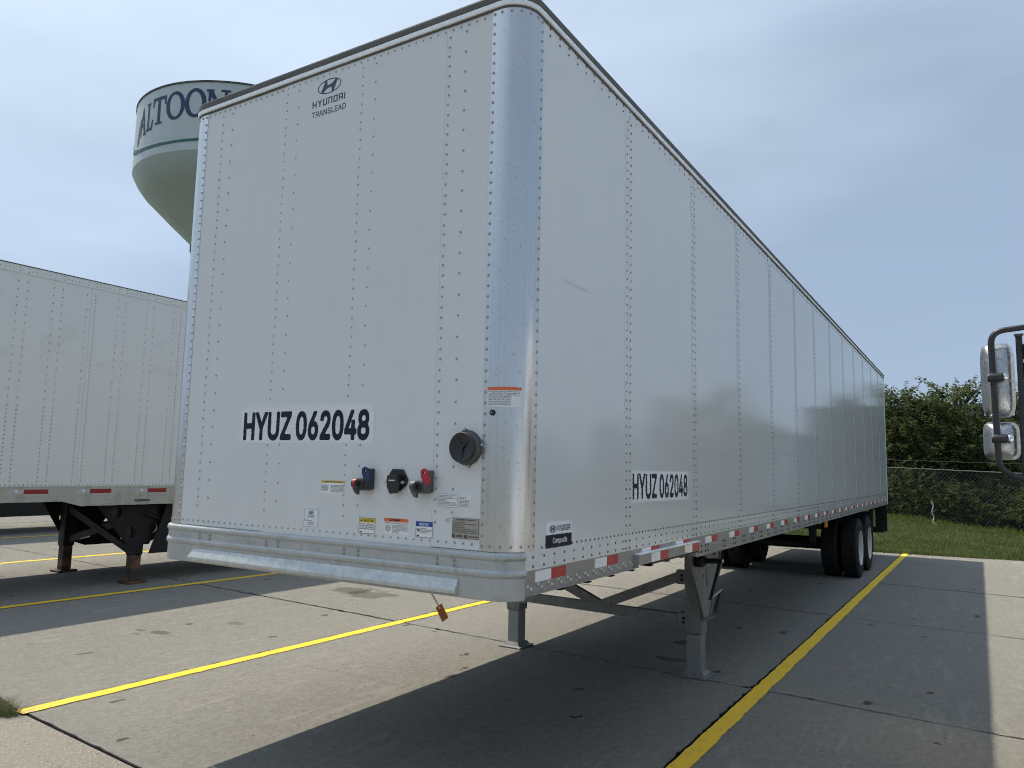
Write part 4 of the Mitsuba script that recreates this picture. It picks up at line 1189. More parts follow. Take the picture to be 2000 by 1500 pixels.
# ------------------------------------------------------------------ the trailers to the left
def old_trailer(y0, x0, x1, label, detail, group):
    t = thing('box_trailer', label, 'trailer', group)
    H0, H1, HT = 1.395, 4.03, 4.135
    n = int(round((x1 - x0) / 1.276))
    for k in range(n):
        part(t, 'side_panel', bx(x0 + 1.276 * k + 0.001, x0 + 1.276 * (k + 1) - 0.001, y0 + 0.0006 * (k % 2), y0 + 0.012, H0, H1 + 0.004), 'm_neighbour')
    xe = x0 + 1.276 * n
    part(t, 'far_wall', bx(x0, xe, y0 + 2.55, y0 + 2.562, H0, H1), 'm_neighbour')
    part(t, 'front_wall', bx(x0 - 0.012, x0, y0, y0 + 2.562, H0, H1), 'm_neighbour')
    part(t, 'rear_door', bx(xe, xe + 0.012, y0, y0 + 2.562, H0, H1), 'm_neighbour')
    part(t, 'top_rail', cat([bx(x0 - 0.02, xe + 0.02, y0 - 0.010, y0 + 0.02, H1, HT - 0.012), bx(x0 - 0.02, xe + 0.02, y0 + 2.542, y0 + 2.572, H1, HT - 0.012), bx(x0 - 0.022, x0 + 0.01, y0 + 0.02, y0 + 2.542, H1, HT - 0.012)]), 'm_neighbour')
    part(t, 'roof', cat([bx(x0 - 0.024, xe + 0.024, y0 - 0.016, y0 + 2.578, HT - 0.0118, HT)]), 'm_grime_and_shade')
    rail = Polygon([(x0, 1.20), (2.36, 1.20), (2.60, 1.135), (xe, 1.135), (xe, H0 - 0.001), (x0, H0 - 0.001)])
    part(t, 'bottom_rail', plate(rail, y0 - 0.006, y0 + 0.03), 'm_beige')
    part(t, 'rail_rib', cat([bx(x0, xe, y0 - 0.012, y0 - 0.0065, 1.268, 1.276), bx(x0, xe, y0 - 0.010, y0 - 0.0065, H0 - 0.012, H0 - 0.002)]), 'm_beige')
    part(t, 'bottom_rail', bx(x0, xe, y0 + 2.532, y0 + 2.568, 1.135, H0), 'm_beige')
    part(t, 'floor', bx(x0, xe, y0 + 0.03, y0 + 2.53, 1.22, 1.30), 'm_underside')
    k = 0
    while True:
        xt = 2.515 + 0.815 * k - 0.815 * 2
        if xt > xe - 1:
            break
        tk = part(t, 'reflective_tape', bx(xt, xt + 0.185, y0 - 0.0075, y0 - 0.004, 1.302, 1.358), 'm_old_tape')
        if detail and k < 6:
            part(tk, 'lamp', domes([(xt + 0.10, y0 - 0.0075, 1.330)], (0, -1, 0), 0.02, 0.012, 10), 'm_vinyl', 60)
        part(t, 'reflective_tape', bx(xt + 0.187, xt + 0.475, y0 - 0.0075, y0 - 0.004, 1.302, 1.358), 'm_old_red')
        k += 1
    lx = 3.62
    for yl, o_ in ((y0 + 0.37, -1), (y0 + 2.19, 1)):
        lg = part(t, 'landing_leg', bx(lx - 0.085, lx + 0.085, yl - 0.085, yl + 0.085, 0.40, 1.2, 0.012), 'm_dark')
        part(lg, 'inner_leg', bx(lx - 0.072, lx + 0.072, yl - 0.072, yl + 0.072, 0.035, 0.405, 0.01), 'm_rust')
        part(lg, 'foot', bx(lx - 0.145, lx + 0.145, yl - 0.135, yl + 0.135, 0.004, 0.036, 0.008), 'm_rust')
        yp = yl + o_ * 0.088
        if o_ < 0:
            pg = Polygon([(lx - 0.66, 1.15), (lx + 0.64, 1.15), (lx + 0.185, 0.60), (lx + 0.16, 0.545), (lx - 0.16, 0.545), (lx - 0.30, 0.70)])
            hl = unary_union([Point(lx + a, b).buffer(0.075, 12) for a, b in ((-0.36, 1.02), (0.34, 1.02), (-0.13, 0.73), (0.20, 0.78))])
            wp = part(t, 'wing_plate', plate(pg.difference(hl), yp, yp - 0.006), 'm_dark')
            part(wp, 'hole_back', plate(unary_union([Point(lx + a, b).buffer(0.085, 12) for a, b in ((-0.36, 1.02), (0.34, 1.02), (-0.13, 0.73), (0.20, 0.78))]), yp + 0.05, yp + 0.045), 'm_black')
            part(wp, 'edge_bar', tube([(lx - 0.66, yp - 0.01, 1.15), (lx - 0.30, yp - 0.01, 0.70), (lx - 0.16, yp - 0.01, 0.545)], 0.011, 6), 'm_dark')
            part(wp, 'edge_bar', tube([(lx + 0.64, yp - 0.01, 1.15), (lx + 0.185, yp - 0.01, 0.60)], 0.02, 6), 'm_dark')
            part(wp, 'crank', tube(bend([(lx + 0.05, yp - 0.06, 0.98), (lx + 0.22, yp - 0.06, 0.92), (lx + 0.38, yp - 0.05, 0.84)], 0.05), 0.014, 8), 'm_black')
        else:
            pg = Polygon([(lx - 0.40, 1.15), (lx + 1.2, 1.15), (lx + 0.90, 0.375), (lx + 0.35, 0.375), (lx + 0.0, 0.50), (lx - 0.05, 0.56)])
            hl = unary_union([Point(lx - 0.03, 0.83).buffer(0.06), Polygon([(lx + 0.62, 0.74), (lx + 0.68, 0.74), (lx + 0.80, 0.90), (lx + 0.73, 0.90)]), Polygon([(lx + 0.25, 0.47), (lx + 0.42, 0.50), (lx + 0.42, 0.53), (lx + 0.25, 0.53)])])
            part(t, 'wing_plate', plate(pg.difference(hl), yp, yp + 0.006), 'm_dark')
    part(t, 'cross_brace', beam((lx - 0.05, y0 + 2.10, 0.98), (lx - 0.05, y0 + 0.45, 0.46), 0.05, 0.10), 'm_dark')
    part(t, 'cross_brace', beam((lx - 0.02, y0 + 2.10, 0.50), (lx - 0.02, y0 + 0.45, 0.92), 0.05, 0.10), 'm_dark')
    part(t, 'side_skirt', plate(Polygon([(lx + 0.30, 0.98), (lx + 0.34, 1.13), (11.0, 1.13), (11.0, 0.42), (lx + 0.10, 0.42)]), y0 + 0.18, y0 + 0.19), 'm_dark')
    running_gear(t, y0, (x0 + 12.9, x0 + 14.1))
    if not detail:
        return t
    rv, tr = [], []
    for k in range(-3, 10):
        xc = 1.604 + 0.4255 * k
        if xc < x0 + 0.1:
            continue
        dense = (k % 3) == 2
        for dx, st in ((0, 0.0), (0.110, 0.0)):
            z = 3.93
            fine = dense and dx > 0
            while z > 1.45:
                rv.append((xc + dx, y0 - 0.0005, z))
                z -= 0.0515 if (z < 2.48 or fine) else 0.103
            tr += [(xc + dx, y0 - 0.0105, zz) for zz in (4.055, 4.098)]
        for q_ in np.arange(xc + 0.155, xc + 0.40, 0.05):
            tr.append((q_, y0 - 0.0105, 4.072))
    for x in np.arange(x0 + 0.2, 6.2, 0.052):
        rv.append((x, y0 - 0.0005, 1.412))
    part(t, 'side_rivet', domes(rv, (0, -1, 0), 0.0088, 0.0055, 6), 'm_rivet_paint', 60, stuff=True)
    part(t, 'rail_rivet', domes(tr, (0, -1, 0), 0.007, 0.005, 6), 'm_rivet_paint', 60, stuff=True)
    bl = []
    for k in range(22):
        x = 1.50 + 0.245 * k
        for dx in (0, 0.05):
            bl.append((x + dx, y0 - 0.0065, 1.222))
            if x > 2.6:
                bl.append((x + dx, y0 - 0.0065, 1.165))
    part(t, 'rail_bolt', domes(bl, (0, -1, 0), 0.0135, 0.009, 8), 'm_beige', 60, stuff=True)
    part(t, 'stencil_plate', bx(3.33, 3.56, y0 - 0.0085, y0 - 0.0055, 1.178, 1.208), 'm_grime_and_shade')
    return t


old_trailer(8.25, -0.04, 15.3, 'older white box trailer with black landing gear, left of the large trailer', True, None)
old_trailer(16.75, 0.2, 15.5, 'white trailer farthest to the left, glimpsed under the older trailer', False, None)

# ------------------------------------------------------------------ truck at the right edge, of which the mirrors are in view
TK = thing('parked_truck', 'truck at the right edge with two chrome mirrors on a black bracket', 'truck')
MX = 1.0
arm = bend([(MX, -2.30, 2.45), (MX, -1.975, 2.398), (MX, -1.834, 2.385), (MX, -1.838, 2.05), (MX, -1.842, 1.775), (MX, -1.95, 1.733), (MX, -2.30, 1.70)], 0.055, 7)
mb = part(TK, 'mirror_bracket', tube(arm, 0.0128, 12), 'm_black', 60, label='bent black tube that carries the mirrors')
part(mb, 'inner_post', bx(MX + 0.03, MX + 0.052, -1.951, -1.926, 1.20, 2.372, 0.004), 'm_black')
part(mb, 'post_cap', bx(MX + 0.026, MX + 0.056, -1.956, -1.921, 2.366, 2.376, 0.003), 'm_grey_cast')
part(mb, 'post_clip', cat([bx(MX + 0.028, MX + 0.05, -1.975, -1.951, 2.26, 2.33, 0.004), bx(MX + 0.028, MX + 0.05, -1.975, -1.951, 2.18, 2.25, 0.004)]), 'm_black')


def shell(y0, y1, z0, z1, depth, x0, split):
    """A mirror housing: a rounded box whose back bulges towards -x, glass towards +x."""
    n, m = 28, 28
    u = np.linspace(-1, 1, n); v = np.linspace(-1, 1, m)
    U, Vv = np.meshgrid(u, v, indexing='ij')
    e = 5.0
    rr = (np.abs(U) ** e + np.abs(Vv) ** e) ** (1 / e)
    k = np.where(rr > 1e-6, np.maximum(np.abs(U), np.abs(Vv)) / np.maximum(rr, 1e-6), 1)
    yy = (y0 + y1) / 2 + (y1 - y0) / 2 * U * k
    zz = (z0 + z1) / 2 + (z1 - z0) / 2 * Vv * k
    mx = np.maximum(np.abs(U), np.abs(Vv))
    bulge = np.sqrt(np.clip(1 - mx ** 2.6, 0, 1)) * (0.75 + 0.25 * (1 - U ** 2))
    ridge = 0.22 * np.clip(1 - np.abs(U - split) / 0.10, 0, 1) * np.clip(1 - mx ** 8, 0, 1)
    step = 0.16 * (1 / (1 + np.exp(-(U - split) * 22)) - 0.5)
    xx = x0 - depth * (bulge * (1 + step) - ridge * 0.5 * bulge)
    P = np.stack([xx, yy, zz], -1).reshape(-1, 3)
    i, j = np.meshgrid(np.arange(n - 1), np.arange(m - 1), indexing='ij')
    q_ = (i * m + j).ravel()
    Fm = np.vstack([np.c_[q_, q_ + 1, q_ + m + 1], np.c_[q_, q_ + m + 1, q_ + m]])
    back = P.copy(); back[:, 0] = x0 + 0.012
    Fb = Fm[:, ::-1] + len(P)
    rim = np.r_[np.arange(m), np.arange(1, n) * m + m - 1, (n - 1) * m + np.arange(m - 2, -1, -1), np.arange(n - 2, 0, -1) * m]
    Fr = []
    for a, b in zip(rim, np.roll(rim, -1)):
        Fr += [(a, b, b + len(P)), (a, b + len(P), a + len(P))]
    mm = trimesh.Trimesh(np.vstack([P, back]), np.vstack([Fm, Fb, Fr]), process=False)
    mm.fix_normals()
    return mm


mh = part(TK, 'mirror_housing', shell(-1.919, -1.790, 2.012, 2.344, 0.055, MX + 0.080, 0.10), 'm_chrome', 50, label='tall weathered chrome mirror housing')
part(mh, 'glass', bx(MX + 0.094, MX + 0.098, -1.911, -1.798, 2.022, 2.334), 'm_mirror')
part(mh, 'clamp', cat([lathe([(-0.030, 0), (-0.030, 0.016), (-0.024, 0.0195), (0.022, 0.0195), (0.028, 0.017), (0.028, 0)], (0, -1, 0), (MX - 0.004, -1.845, 2.182), 20), bx(MX - 0.01, MX + 0.02, -1.885, -1.865, 2.166, 2.198, 0.006)]), 'm_black', 40)
part(mh, 'ball', lathe([(-0.012, 0), (-0.010, 0.014), (0, 0.019), (0.012, 0.014), (0.016, 0)], (0, -1, 0), (MX + 0.002, -1.878, 2.184), 20), 'm_chrome_clean', 60)
mh = part(TK, 'mirror_housing', shell(-1.926, -1.788, 1.825, 1.992, 0.058, MX + 0.080, 0.25), 'm_chrome', 50, label='smaller square chrome mirror housing below')
part(mh, 'glass', bx(MX + 0.094, MX + 0.098, -1.918, -1.796, 1.833, 1.984), 'm_mirror')
part(mh, 'clamp', lathe([(-0.030, 0), (-0.030, 0.016), (-0.024, 0.0195), (0.022, 0.0195), (0.028, 0.017), (0.028, 0)], (0, -1, 0), (MX - 0.004, -1.849, 1.914), 20), 'm_black', 40)
part(mh, 'ball', lathe([(-0.012, 0), (-0.010, 0.016), (0, 0.022), (0.012, 0.016), (0.016, 0)], (0, -1, 0), (MX + 0.0, -1.886, 1.913), 20), 'm_chrome_clean', 60)
# cab (nose towards the camera's right hand), doors, glass, wheels
cab = [(0.75, 1.30), (1.10, 2.15), (1.40, 2.62), (1.75, 2.82), (3.45, 2.86), (3.55, 2.78), (3.55, 0.85), (1.1, 0.85), (0.75, 0.95)]
body = Polygon(cab).buffer(0.05, 4)
inset = body.buffer(-0.07)
m = cat([plate(body, -4.23, -2.23)] + [hull([(x, y1, z) for x, z in body.exterior.coords] + [(x, y2, z) for x, z in inset.exterior.coords]) for y1, y2 in ((-2.23, -2.16), (-4.23, -4.30))])
part(TK, 'cab', m, 'm_cab_paint', 25)
for y1, y2 in ((-2.165, -2.155), (-4.305, -4.295)):
    part(TK, 'window', plate(Polygon([(1.52, 1.55), (1.66, 2.34), (2.52, 2.36), (2.52, 1.55)]).buffer(0.03), y1, y2), 'm_dark_glass')
    dk = part(TK, 'door', plate(Polygon([(1.25, 0.98), (1.35, 1.46), (2.58, 1.46), (2.58, 0.98)]).buffer(0.02), y1 - (0.004 if y1 < -3 else -0.004), y2 + (0.004 if y1 > -3 else -0.004)), 'm_cab_paint')
    part(dk, 'handle', bx(2.38, 2.54, min(y1, y2) - 0.015, max(y1, y2) + 0.015, 1.34, 1.37, 0.006), 'm_black')
wd_ = np.array([0.35, 0, 0.85]); wd_ /= np.linalg.norm(wd_)
wn_ = np.array([-wd_[2], 0, wd_[0]])
for y in (-3.20, -4.12):
    part(TK, 'windshield', axes(bx(0.0, 0.88, 0.0, 0.02, 0.10, 0.80, 0.008), (0, 1, 0), wn_, wd_, np.array([0.755, y, 1.32]) + wn_ * 0.042), 'm_dark_glass')
for y in (-2.6, -3.0, -3.23, -3.46, -3.86):
    part(TK, 'roof_lamp', bx(1.62, 1.72, y - 0.05, y + 0.05, 2.83, 2.875, 0.01), 'm_amber')
part(TK, 'hood', hull([(-1.75, -2.45, 0.95), (-1.75, -4.0, 0.95), (-1.75, -2.5, 1.45), (-1.75, -3.95, 1.45), (0.74, -2.3, 1.75), (0.74, -4.15, 1.75), (0.74, -2.25, 0.95), (0.74, -4.2, 0.95)]), 'm_cab_paint')
part(TK, 'fender', hull([(-1.6, -2.16, 0.95), (-0.35, -2.16, 0.95), (-1.25, -2.16, 1.2), (-0.7, -2.16, 1.2), (-1.6, -2.45, 0.95), (-0.35, -2.45, 0.95), (-1.25, -2.45, 1.25), (-0.7, -2.45, 1.25)]), 'm_cab_paint')
part(TK, 'front_bumper', bx(-1.95, -1.72, -4.35, -2.15, 0.42, 0.78, 0.05), 'm_chrome_clean')
part(TK, 'grille', bx(-1.775, -1.74, -3.9, -2.6, 0.9, 1.4, 0.01), 'm_dark')
for y in (-2.50, -4.0):
    part(TK, 'headlight', bx(-1.79, -1.70, y - 0.13, y + 0.13, 0.98, 1.18, 0.03), 'm_vinyl')
part(TK, 'chassis', bx(-1.7, 3.4, -3.65, -2.85, 0.62, 0.86), 'm_underside')
for x in (-0.98, 2.9):
    put_wheel(TK, x, -2.36, 1)
    put_wheel(TK, x, -4.12, -1)

# ------------------------------------------------------------------ vegetation
def leaf_cloud(spots, dirs, sizes, r, dark=(0.046, 0.070, 0.030), light=(0.165, 0.195, 0.078)):
    """Folded pointed leaves at the given spots; per-leaf colour. Returns mesh and vertex colours."""
    n = len(spots)
    d = dirs + 0.55 * r.standard_normal((n, 3)); d[:, 2] -= 0.35
    d /= np.linalg.norm(d, axis=1, keepdims=True)
    up = np.array([0, 0, 1.0]) + 0.6 * r.standard_normal((n, 3))
    s = np.cross(d, up); s /= np.linalg.norm(s, axis=1, keepdims=True) + 1e-9
    nn_ = np.cross(s, d)
    L, wd = sizes[:, None], sizes[:, None] * r.uniform(0.26, 0.38, (n, 1))
    base, tip = spots, spots + d * L - nn_ * 0.12 * L
    mid = spots + d * L * 0.45
    a, b = mid + s * wd + nn_ * wd * 0.35, mid - s * wd + nn_ * wd * 0.35
    v = np.stack([base, a, tip, b], 1).reshape(-1, 3)
    k = np.arange(n)[:, None] * 4
    f = np.vstack([k + [0, 1, 2], k + [0, 2, 3]])
    t = np.clip(r.beta(1.6, 2.2, n), 0, 1)[:, None]
    c = np.asarray(dark) * (1 - t) + np.asarray(light) * t
    c = c * r.uniform(0.85, 1.15, (n, 1))
    return trimesh.Trimesh(v, f, process=False), np.repeat(c, 4, 0)


def bush_mesh(seed, blobs, shoots, leaf=0.16, top_shoots=40):
    """blobs: (x, y, z, rx, ry, rz) round the foot of the tree. Leaves grow along many short shoots near the blobs' surfaces, and on long shoots above."""
    r = np.random.default_rng(seed)
    vol = np.array([b[3] * b[4] + b[3] * b[5] for b in blobs]); vol /= vol.sum()
    P, D, S, twigs = [], [], [], []
    for _ in range(shoots):
        b = blobs[r.choice(len(blobs), p=vol)]
        u = r.standard_normal(3); u /= np.linalg.norm(u)
        rad = r.uniform(0.45, 1.0) ** 0.6
        o = np.array(b[:3]) + u * np.array(b[3:]) * rad
        if o[2] < 0.05:
            continue
        g = u * 0.8 + np.array([0, 0, 0.55]) + 0.5 * r.standard_normal(3); g /= np.linalg.norm(g)
        L = r.uniform(0.35, 0.9)
        n = int(L / 0.055)
        t = (np.arange(n) / n)[:, None]
        pts = o + g * L * t - np.array([0, 0, 0.30]) * L * t * t
        side = np.cross(g, [0, 0, 1.0]); side /= np.linalg.norm(side) + 1e-9
        sg = np.where(np.arange(n) % 2, 1.0, -1.0)[:, None]
        P.append(pts); D.append(0.5 * g + side * sg); S.append(leaf * r.uniform(0.6, 1.2, n) * (1.05 - 0.4 * t[:, 0]))
    tops = sorted(blobs, key=lambda b: -(b[2] + b[5]))[:max(2, len(blobs) // 2)]
    for _ in range(top_shoots):
        b = tops[r.integers(len(tops))]
        a = r.uniform(0, 2 * math.pi)
        o = np.array([b[0] + b[3] * 0.8 * math.cos(a) * r.random(), b[1] + b[4] * 0.8 * math.sin(a) * r.random(), b[2] + b[5] * 0.75])
        g = np.array([0.5 * math.cos(a), 0.5 * math.sin(a), 1.0]) + 0.15 * r.standard_normal(3); g /= np.linalg.norm(g)
        L = r.uniform(0.5, 1.25)
        n = int(L / 0.05)
        t = (np.arange(n) / n)[:, None]
        bendv = np.array([math.cos(a), math.sin(a), -0.5]) * 0.35
        pts = o + g * L * t + bendv * L * t * t
        side = np.cross(g, [0, 0, 1.0]); side /= np.linalg.norm(side) + 1e-9
        sg = np.where(np.arange(n) % 2, 1.0, -1.0)[:, None]
        P.append(pts); D.append(0.35 * g + side * sg); S.append(leaf * 1.1 * r.uniform(0.7, 1.2, n) * (1.1 - 0.5 * t[:, 0]))
        twigs.append(tube(pts[::3], np.linspace(0.011, 0.004, len(pts[::3])), 4, False))
    m, c = leaf_cloud(np.vstack(P), np.vstack(D), np.concatenate(S), r)
    # stems
    st = list(twigs)
    for b in blobs:
        foot = np.array([b[0] * 0.35, b[1] * 0.35, -0.3])
        top = np.array([b[0], b[1], b[2] + b[5] * 0.8])
        mid = (foot + top) / 2 + np.array([0.25 * r.standard_normal(), 0.25 * r.standard_normal(), 0])
        t = np.linspace(0, 1, 9)[:, None]
        p = (1 - t) ** 2 * foot + 2 * t * (1 - t) * mid + t * t * top
        st.append(tube(p, np.linspace(0.06, 0.012, 9), 6))
        for _ in range(5):
            k = r.integers(3, 8)
            e = p[k] + r.standard_normal(3) * np.array(b[3:]) * 0.6 + [0, 0, 0.4]
            st.append(tube(np.linspace(p[k], e, 4), np.linspace(0.025, 0.006, 4), 5, False))
    return m, c, cat(st)


SHAPES = [
    bush_mesh(1, [(0, 0, 1.2, 1.6, 1.5, 1.5), (0.5, -0.9, 2.8, 1.2, 1.1, 1.5), (-0.3, 0.8, 2.5, 1.2, 1.1, 1.4), (0.2, 0.0, 3.6, 0.9, 0.9, 1.1), (0.0, -1.4, 1.4, 1.0, 1.0, 1.3)], 1250),
    bush_mesh(2, [(0, 0, 1.1, 1.7, 1.6, 1.5), (0.2, 0.5, 2.9, 1.3, 1.3, 1.5), (-0.2, -0.8, 2.2, 1.2, 1.1, 1.4), (0.1, 0.4, 3.9, 0.8, 0.8, 0.9)], 1150),
    bush_mesh(3, [(0, 0, 1.5, 1.8, 1.8, 1.7), (0.6, 0.6, 3.2, 1.4, 1.4, 1.5), (-0.6, -0.4, 3.6, 1.3, 1.4, 1.5), (0.1, -0.9, 2.2, 1.4, 1.3, 1.4), (0.0, 0.2, 4.7, 1.0, 1.0, 1.0)], 1500),
    bush_mesh(4, [(0, 0, 0.8, 1.6, 1.5, 1.0), (0.3, 0.9, 1.1, 1.2, 1.2, 1.0), (0, -1.0, 1.0, 1.2, 1.2, 1.0)], 800, 0.13, 14),
]
PLY = []
for m, c, st in SHAPES:
    PLY.append((mikit.ply(m, 'm_leaf', False, color=c), mikit.ply(st, 'm_bark', True)))


def tree(name, x, y, kind, scale, rot, label, category='tree', group=None):
    t = thing(name, label, category, group)
    tr = mi.ScalarTransform4f().translate([x, y, float(terrain_z(np.array([x]), np.array([y]))[0])]).rotate([0, 0, 1], rot).scale(scale)
    scene[f'{t}__crown'] = {**PLY[kind][0], 'to_world': tr}
    scene[f'{t}__trunk'] = {**PLY[kind][1], 'to_world': tr}


HEDGE = 'leafy trees behind the chain link fence'
tree('leafy_tree', 31.6, 3.4, 0, 1.03, 20, 'leafy green tree behind the fence, half hidden by the rear edge of the large trailer', group=HEDGE)
tree('leafy_tree', 32.0, 1.1, 1, 0.98, 140, 'lower leafy green tree behind the fence, just right of the large trailer', group=HEDGE)
tree('leafy_tree', 32.3, -1.0, 0, 1.12, 200, 'tallest leafy green tree behind the fence, with upright top shoots', group=HEDGE)
tree('leafy_tree', 32.0, -2.9, 2, 0.90, 75, 'dark leafy green tree behind the fence and the chrome mirrors', group=HEDGE)
tree('leafy_tree', 33.8, -0.2, 2, 0.86, 10, 'shaded leafy tree in the second row behind the fence', group=HEDGE)
tree('leafy_tree', 33.8, 2.4, 2, 0.84, 220, 'shaded leafy tree in the second row, nearest the rear of the large trailer', group=HEDGE)
for k, (x, y, kd, sc, ro, lb) in enumerate([(30.9, 2.3, 3, 0.80, 0, 'low leafy bush against the fence by the rear of the large trailer'), (30.8, 0.4, 3, 0.85, 100, 'low leafy bush behind the fence right of the dead branch'),
                                            (30.6, -1.5, 3, 0.80, 210, 'low leafy bush growing into the fence mesh left of the mirrors'), (30.4, -3.3, 3, 0.85, 300, 'low leafy bush behind the fence at the right edge')]):
    tree('leafy_bush', x, y, kd, sc, ro, lb, 'bush', 'low bushes along the fence')
REFL = 'trees mirrored in the side of the large trailer'
for k, (x, y, kd, sc, ro) in enumerate([(47.0, -12.4, 2, 1.35, 30), (50.0, -17.2, 0, 1.55, 190), (44.0, -19.5, 1, 1.15, 80), (43.0, -23.5, 0, 1.05, 250), (41.0, -28.0, 2, 1.05, 130), (38.0, -33.0, 1, 1.2, 20), (31.0, -38.0, 2, 1.1, 60), (22.0, -41.0, 0, 1.2, 110)]):
    tree('leafy_tree', x, y, kd, sc, ro, 'leafy tree beyond the right edge, seen only as a reflection in the trailer side', group=REFL)

# buildings beyond the right edge, mirrored in the trailer's side
hs = thing('warehouse', 'dark flat roofed building behind the trees, mirrored in the side of the large trailer', 'building')
part(hs, 'wall', bx(50.0, 62.0, -7.9, 6.0, -0.2, 6.0), 'm_wall_grey')
part(hs, 'roof', bx(49.8, 62.2, -8.05, 6.2, 6.0, 6.25), 'm_grime_and_shade')
sh = thing('shed', 'small white house beyond the fence, mirrored in the side of the large trailer', 'building')
part(sh, 'wall', bx(50.0, 56.0, -12.6, -8.95, -0.2, 4.4), 'm_cab_paint')
part(sh, 'roof', hull([(49.7, -12.8, 4.4), (56.3, -12.8, 4.4), (49.7, -8.75, 4.4), (56.3, -8.75, 4.4), (49.7, -10.8, 5.4), (56.3, -10.8, 5.4)]), 'm_grime_and_shade')
part(sh, 'window', bx(49.96, 50.02, -9.8, -9.2, 2.9, 3.3), 'm_dark_glass')

# ------------------------------------------------------------------ chain link fence
FA, FB = np.array([29.9, 7.0]), np.array([28.6, -16.0])
fence = thing('chain_link_fence', 'grey chain link fence with a top rail in front of the dark green trees', 'fence')
FL = np.linalg.norm(FB - FA); fd = (FB - FA) / FL
FH = 1.86


def fz(s):
    p = FA + fd * s
    return float(np.interp(p[1], [-16, -4.2, -2.8, 1.37, 2.5, 7], [-0.24, -0.22, -0.12, 0.29, 0.36, 0.38]))


def fpoint(s, h):
    p = FA + fd * s
    top = 2.064 + 0.034 * p[1]
    return np.array([p[0], p[1], fz(s) + h * (top - fz(s)) / FH])


wires = []
pitch = 0.135
for sgn in (1, -1):
    for s0 in np.arange(-FH, FL + FH, pitch):
        pts = []
        for h in np.linspace(0, FH - 0.02, 7):
            s = s0 + sgn * h + (FH if sgn < 0 else 0)
            if 0 <= s <= FL:
                pts.append(fpoint(s, h))
        if len(pts) >= 2:
            q_ = np.array(pts)
            wires.append(tube(q_, 0.0050, 3, False))
part(fence, 'wire_mesh', cat(wires), 'm_mesh_wire', True, stuff=True)
ss = np.linspace(0, FL, 40)
part(fence, 'top_rail', tube([fpoint(s, FH) for s in ss], 0.024, 8), 'm_wire', True)
part(fence, 'tension_wire', tube([fpoint(s, FH + 0.30) for s in ss], 0.006, 4), 'm_wire', True)
for s in (0.2, 2.7, 5.2, 10.7, 13.7, 16.7, 19.7, 22.6):
    a = fpoint(s, -0.1); b = fpoint(s, FH + 0.32)
    part(fence, 'post', tube([a + [0.06, 0, 0], b + [0.06, 0, 0]], 0.03, 8), 'm_wire', True)

# dead branch leaning at the foot of the fence
br = thing('dead_branch', 'pale bare branch standing in the grass in front of the fence', 'branch')
b0 = np.array([27.2, -0.42, float(terrain_z(27.2, -0.42))])
main = [b0, b0 + [0, 0.07, 0.17], b0 + [0.05, 0.02, 0.33], b0 + [0.0, 0.09, 0.50], b0 + [0.0, 0.03, 0.72], b0 + [0.0, 0.10, 0.92]]
part(br, 'stem', tube(bend(main, 0.06, 3), 0.018, 6), 'm_dead_wood', True)
for a, e in ((1, (0, -0.14, -0.10)), (3, (0, -0.16, 0.10)), (4, (0, 0.10, 0.12)), (2, (0, 0.12, 0.15))):
    part(br, 'twig', tube([main[a], main[a] + np.array(e)], [0.012, 0.005], 5), 'm_dead_wood', True)

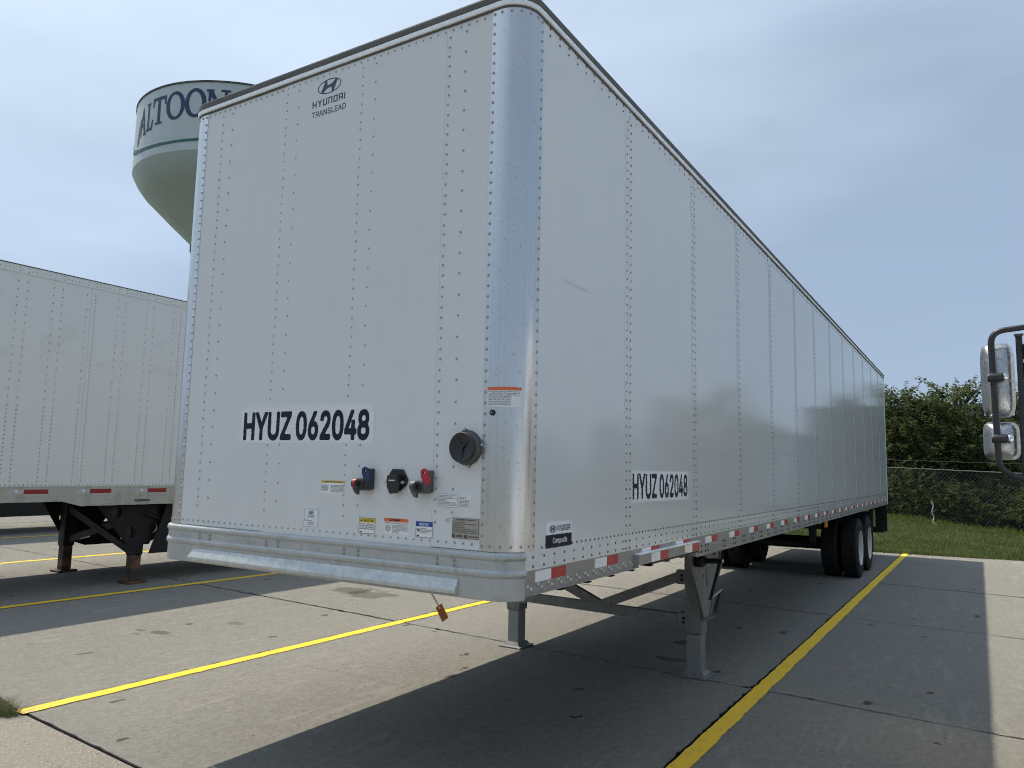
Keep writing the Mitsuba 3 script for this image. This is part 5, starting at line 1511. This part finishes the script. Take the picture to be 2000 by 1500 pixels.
# ------------------------------------------------------------------ grass
def blades(n, xy, hmin, hmax, wd, r, c0, c1, lean=0.5):
    x, y = xy
    h = r.uniform(hmin, hmax, n) * (0.6 + 0.8 * meshkit.noise(np.c_[x * 1.7, y * 1.7, 0 * x], 6))
    a = r.uniform(0, 2 * math.pi, n)
    z = terrain_z(x, y)
    z = np.where(x < GRASS_X, 0.0, z)
    base = np.c_[x, y, z - 0.01]
    sd = np.c_[np.cos(a), np.sin(a), 0 * a] * wd * r.uniform(0.6, 1.3, n)[:, None]
    b = r.uniform(0, 2 * math.pi, n)
    ln = np.c_[np.cos(b), np.sin(b), 0 * b] * (h * lean * r.random(n))[:, None]
    midp = base + np.c_[0 * a, 0 * a, h * 0.6] + ln * 0.35
    tip = base + np.c_[0 * a, 0 * a, h] + ln
    v = np.stack([base - sd, base + sd, midp + sd * 0.7, midp - sd * 0.7, tip], 1).reshape(-1, 3)
    k = np.arange(n)[:, None] * 5
    f = np.vstack([k + [0, 1, 2], k + [0, 2, 3], k + [3, 2, 4]])
    t = r.random((n, 1)) * 0.6 + 0.4 * meshkit.noise(np.c_[x * 0.8, y * 0.8, 0 * x + 2], 8)[:, None]
    c = np.asarray(c0) * (1 - t) + np.asarray(c1) * t
    return trimesh.Trimesh(v, f, process=False), np.repeat(c, 5, 0)


r = np.random.default_rng(5)
n = 95000
gx = GRASS_X - 0.55 + 14.0 * r.random(n) ** 1.35
gy = r.uniform(-6.5, 6.0, n)
keep = gx > 16.58 - 0.10 * gy
gx, gy = gx[keep], gy[keep]
m, c = blades(len(gx), (gx, gy), 0.05, 0.13, 0.009, r, (0.070, 0.098, 0.032), (0.18, 0.205, 0.080), 0.9)
key = part(None, 'grass', m, 'm_blade', False, color=c)
labels[key] = {'label': 'short green grass between the concrete and the chain link fence', 'category': 'grass', 'kind': 'stuff'}
n = 2600
gx = r.uniform(26.8, 28.9, n); gy = r.uniform(-6.0, 4.0, n)
gx = gx + 0.5
m, c = blades(n, (gx, gy), 0.10, 0.28, 0.012, r, (0.07, 0.115, 0.028), (0.18, 0.23, 0.065), 0.7)
key = part(None, 'tall_grass', m, 'm_blade', False, color=c)
labels[key] = {'label': 'taller unmown grass along the foot of the chain link fence', 'category': 'grass', 'kind': 'stuff'}

# weeds in the joint at the lower left
n = 700
a = r.uniform(0, 2 * math.pi, n); q_ = r.random(n) ** 0.7
wx, wy = -0.13 + 0.055 * q_ * np.cos(a), 3.99 + 0.15 * q_ * np.sin(a)
m, c = blades(n, (wx, wy), 0.03, 0.11, 0.0014, r, (0.07, 0.085, 0.035), (0.24, 0.25, 0.13), 2.0)
key = part(None, 'weed_tuft', m, 'm_blade', False, color=c)
labels[key] = {'label': 'thin green weeds in the joint at the start of the yellow line, lower left', 'category': 'weeds'}
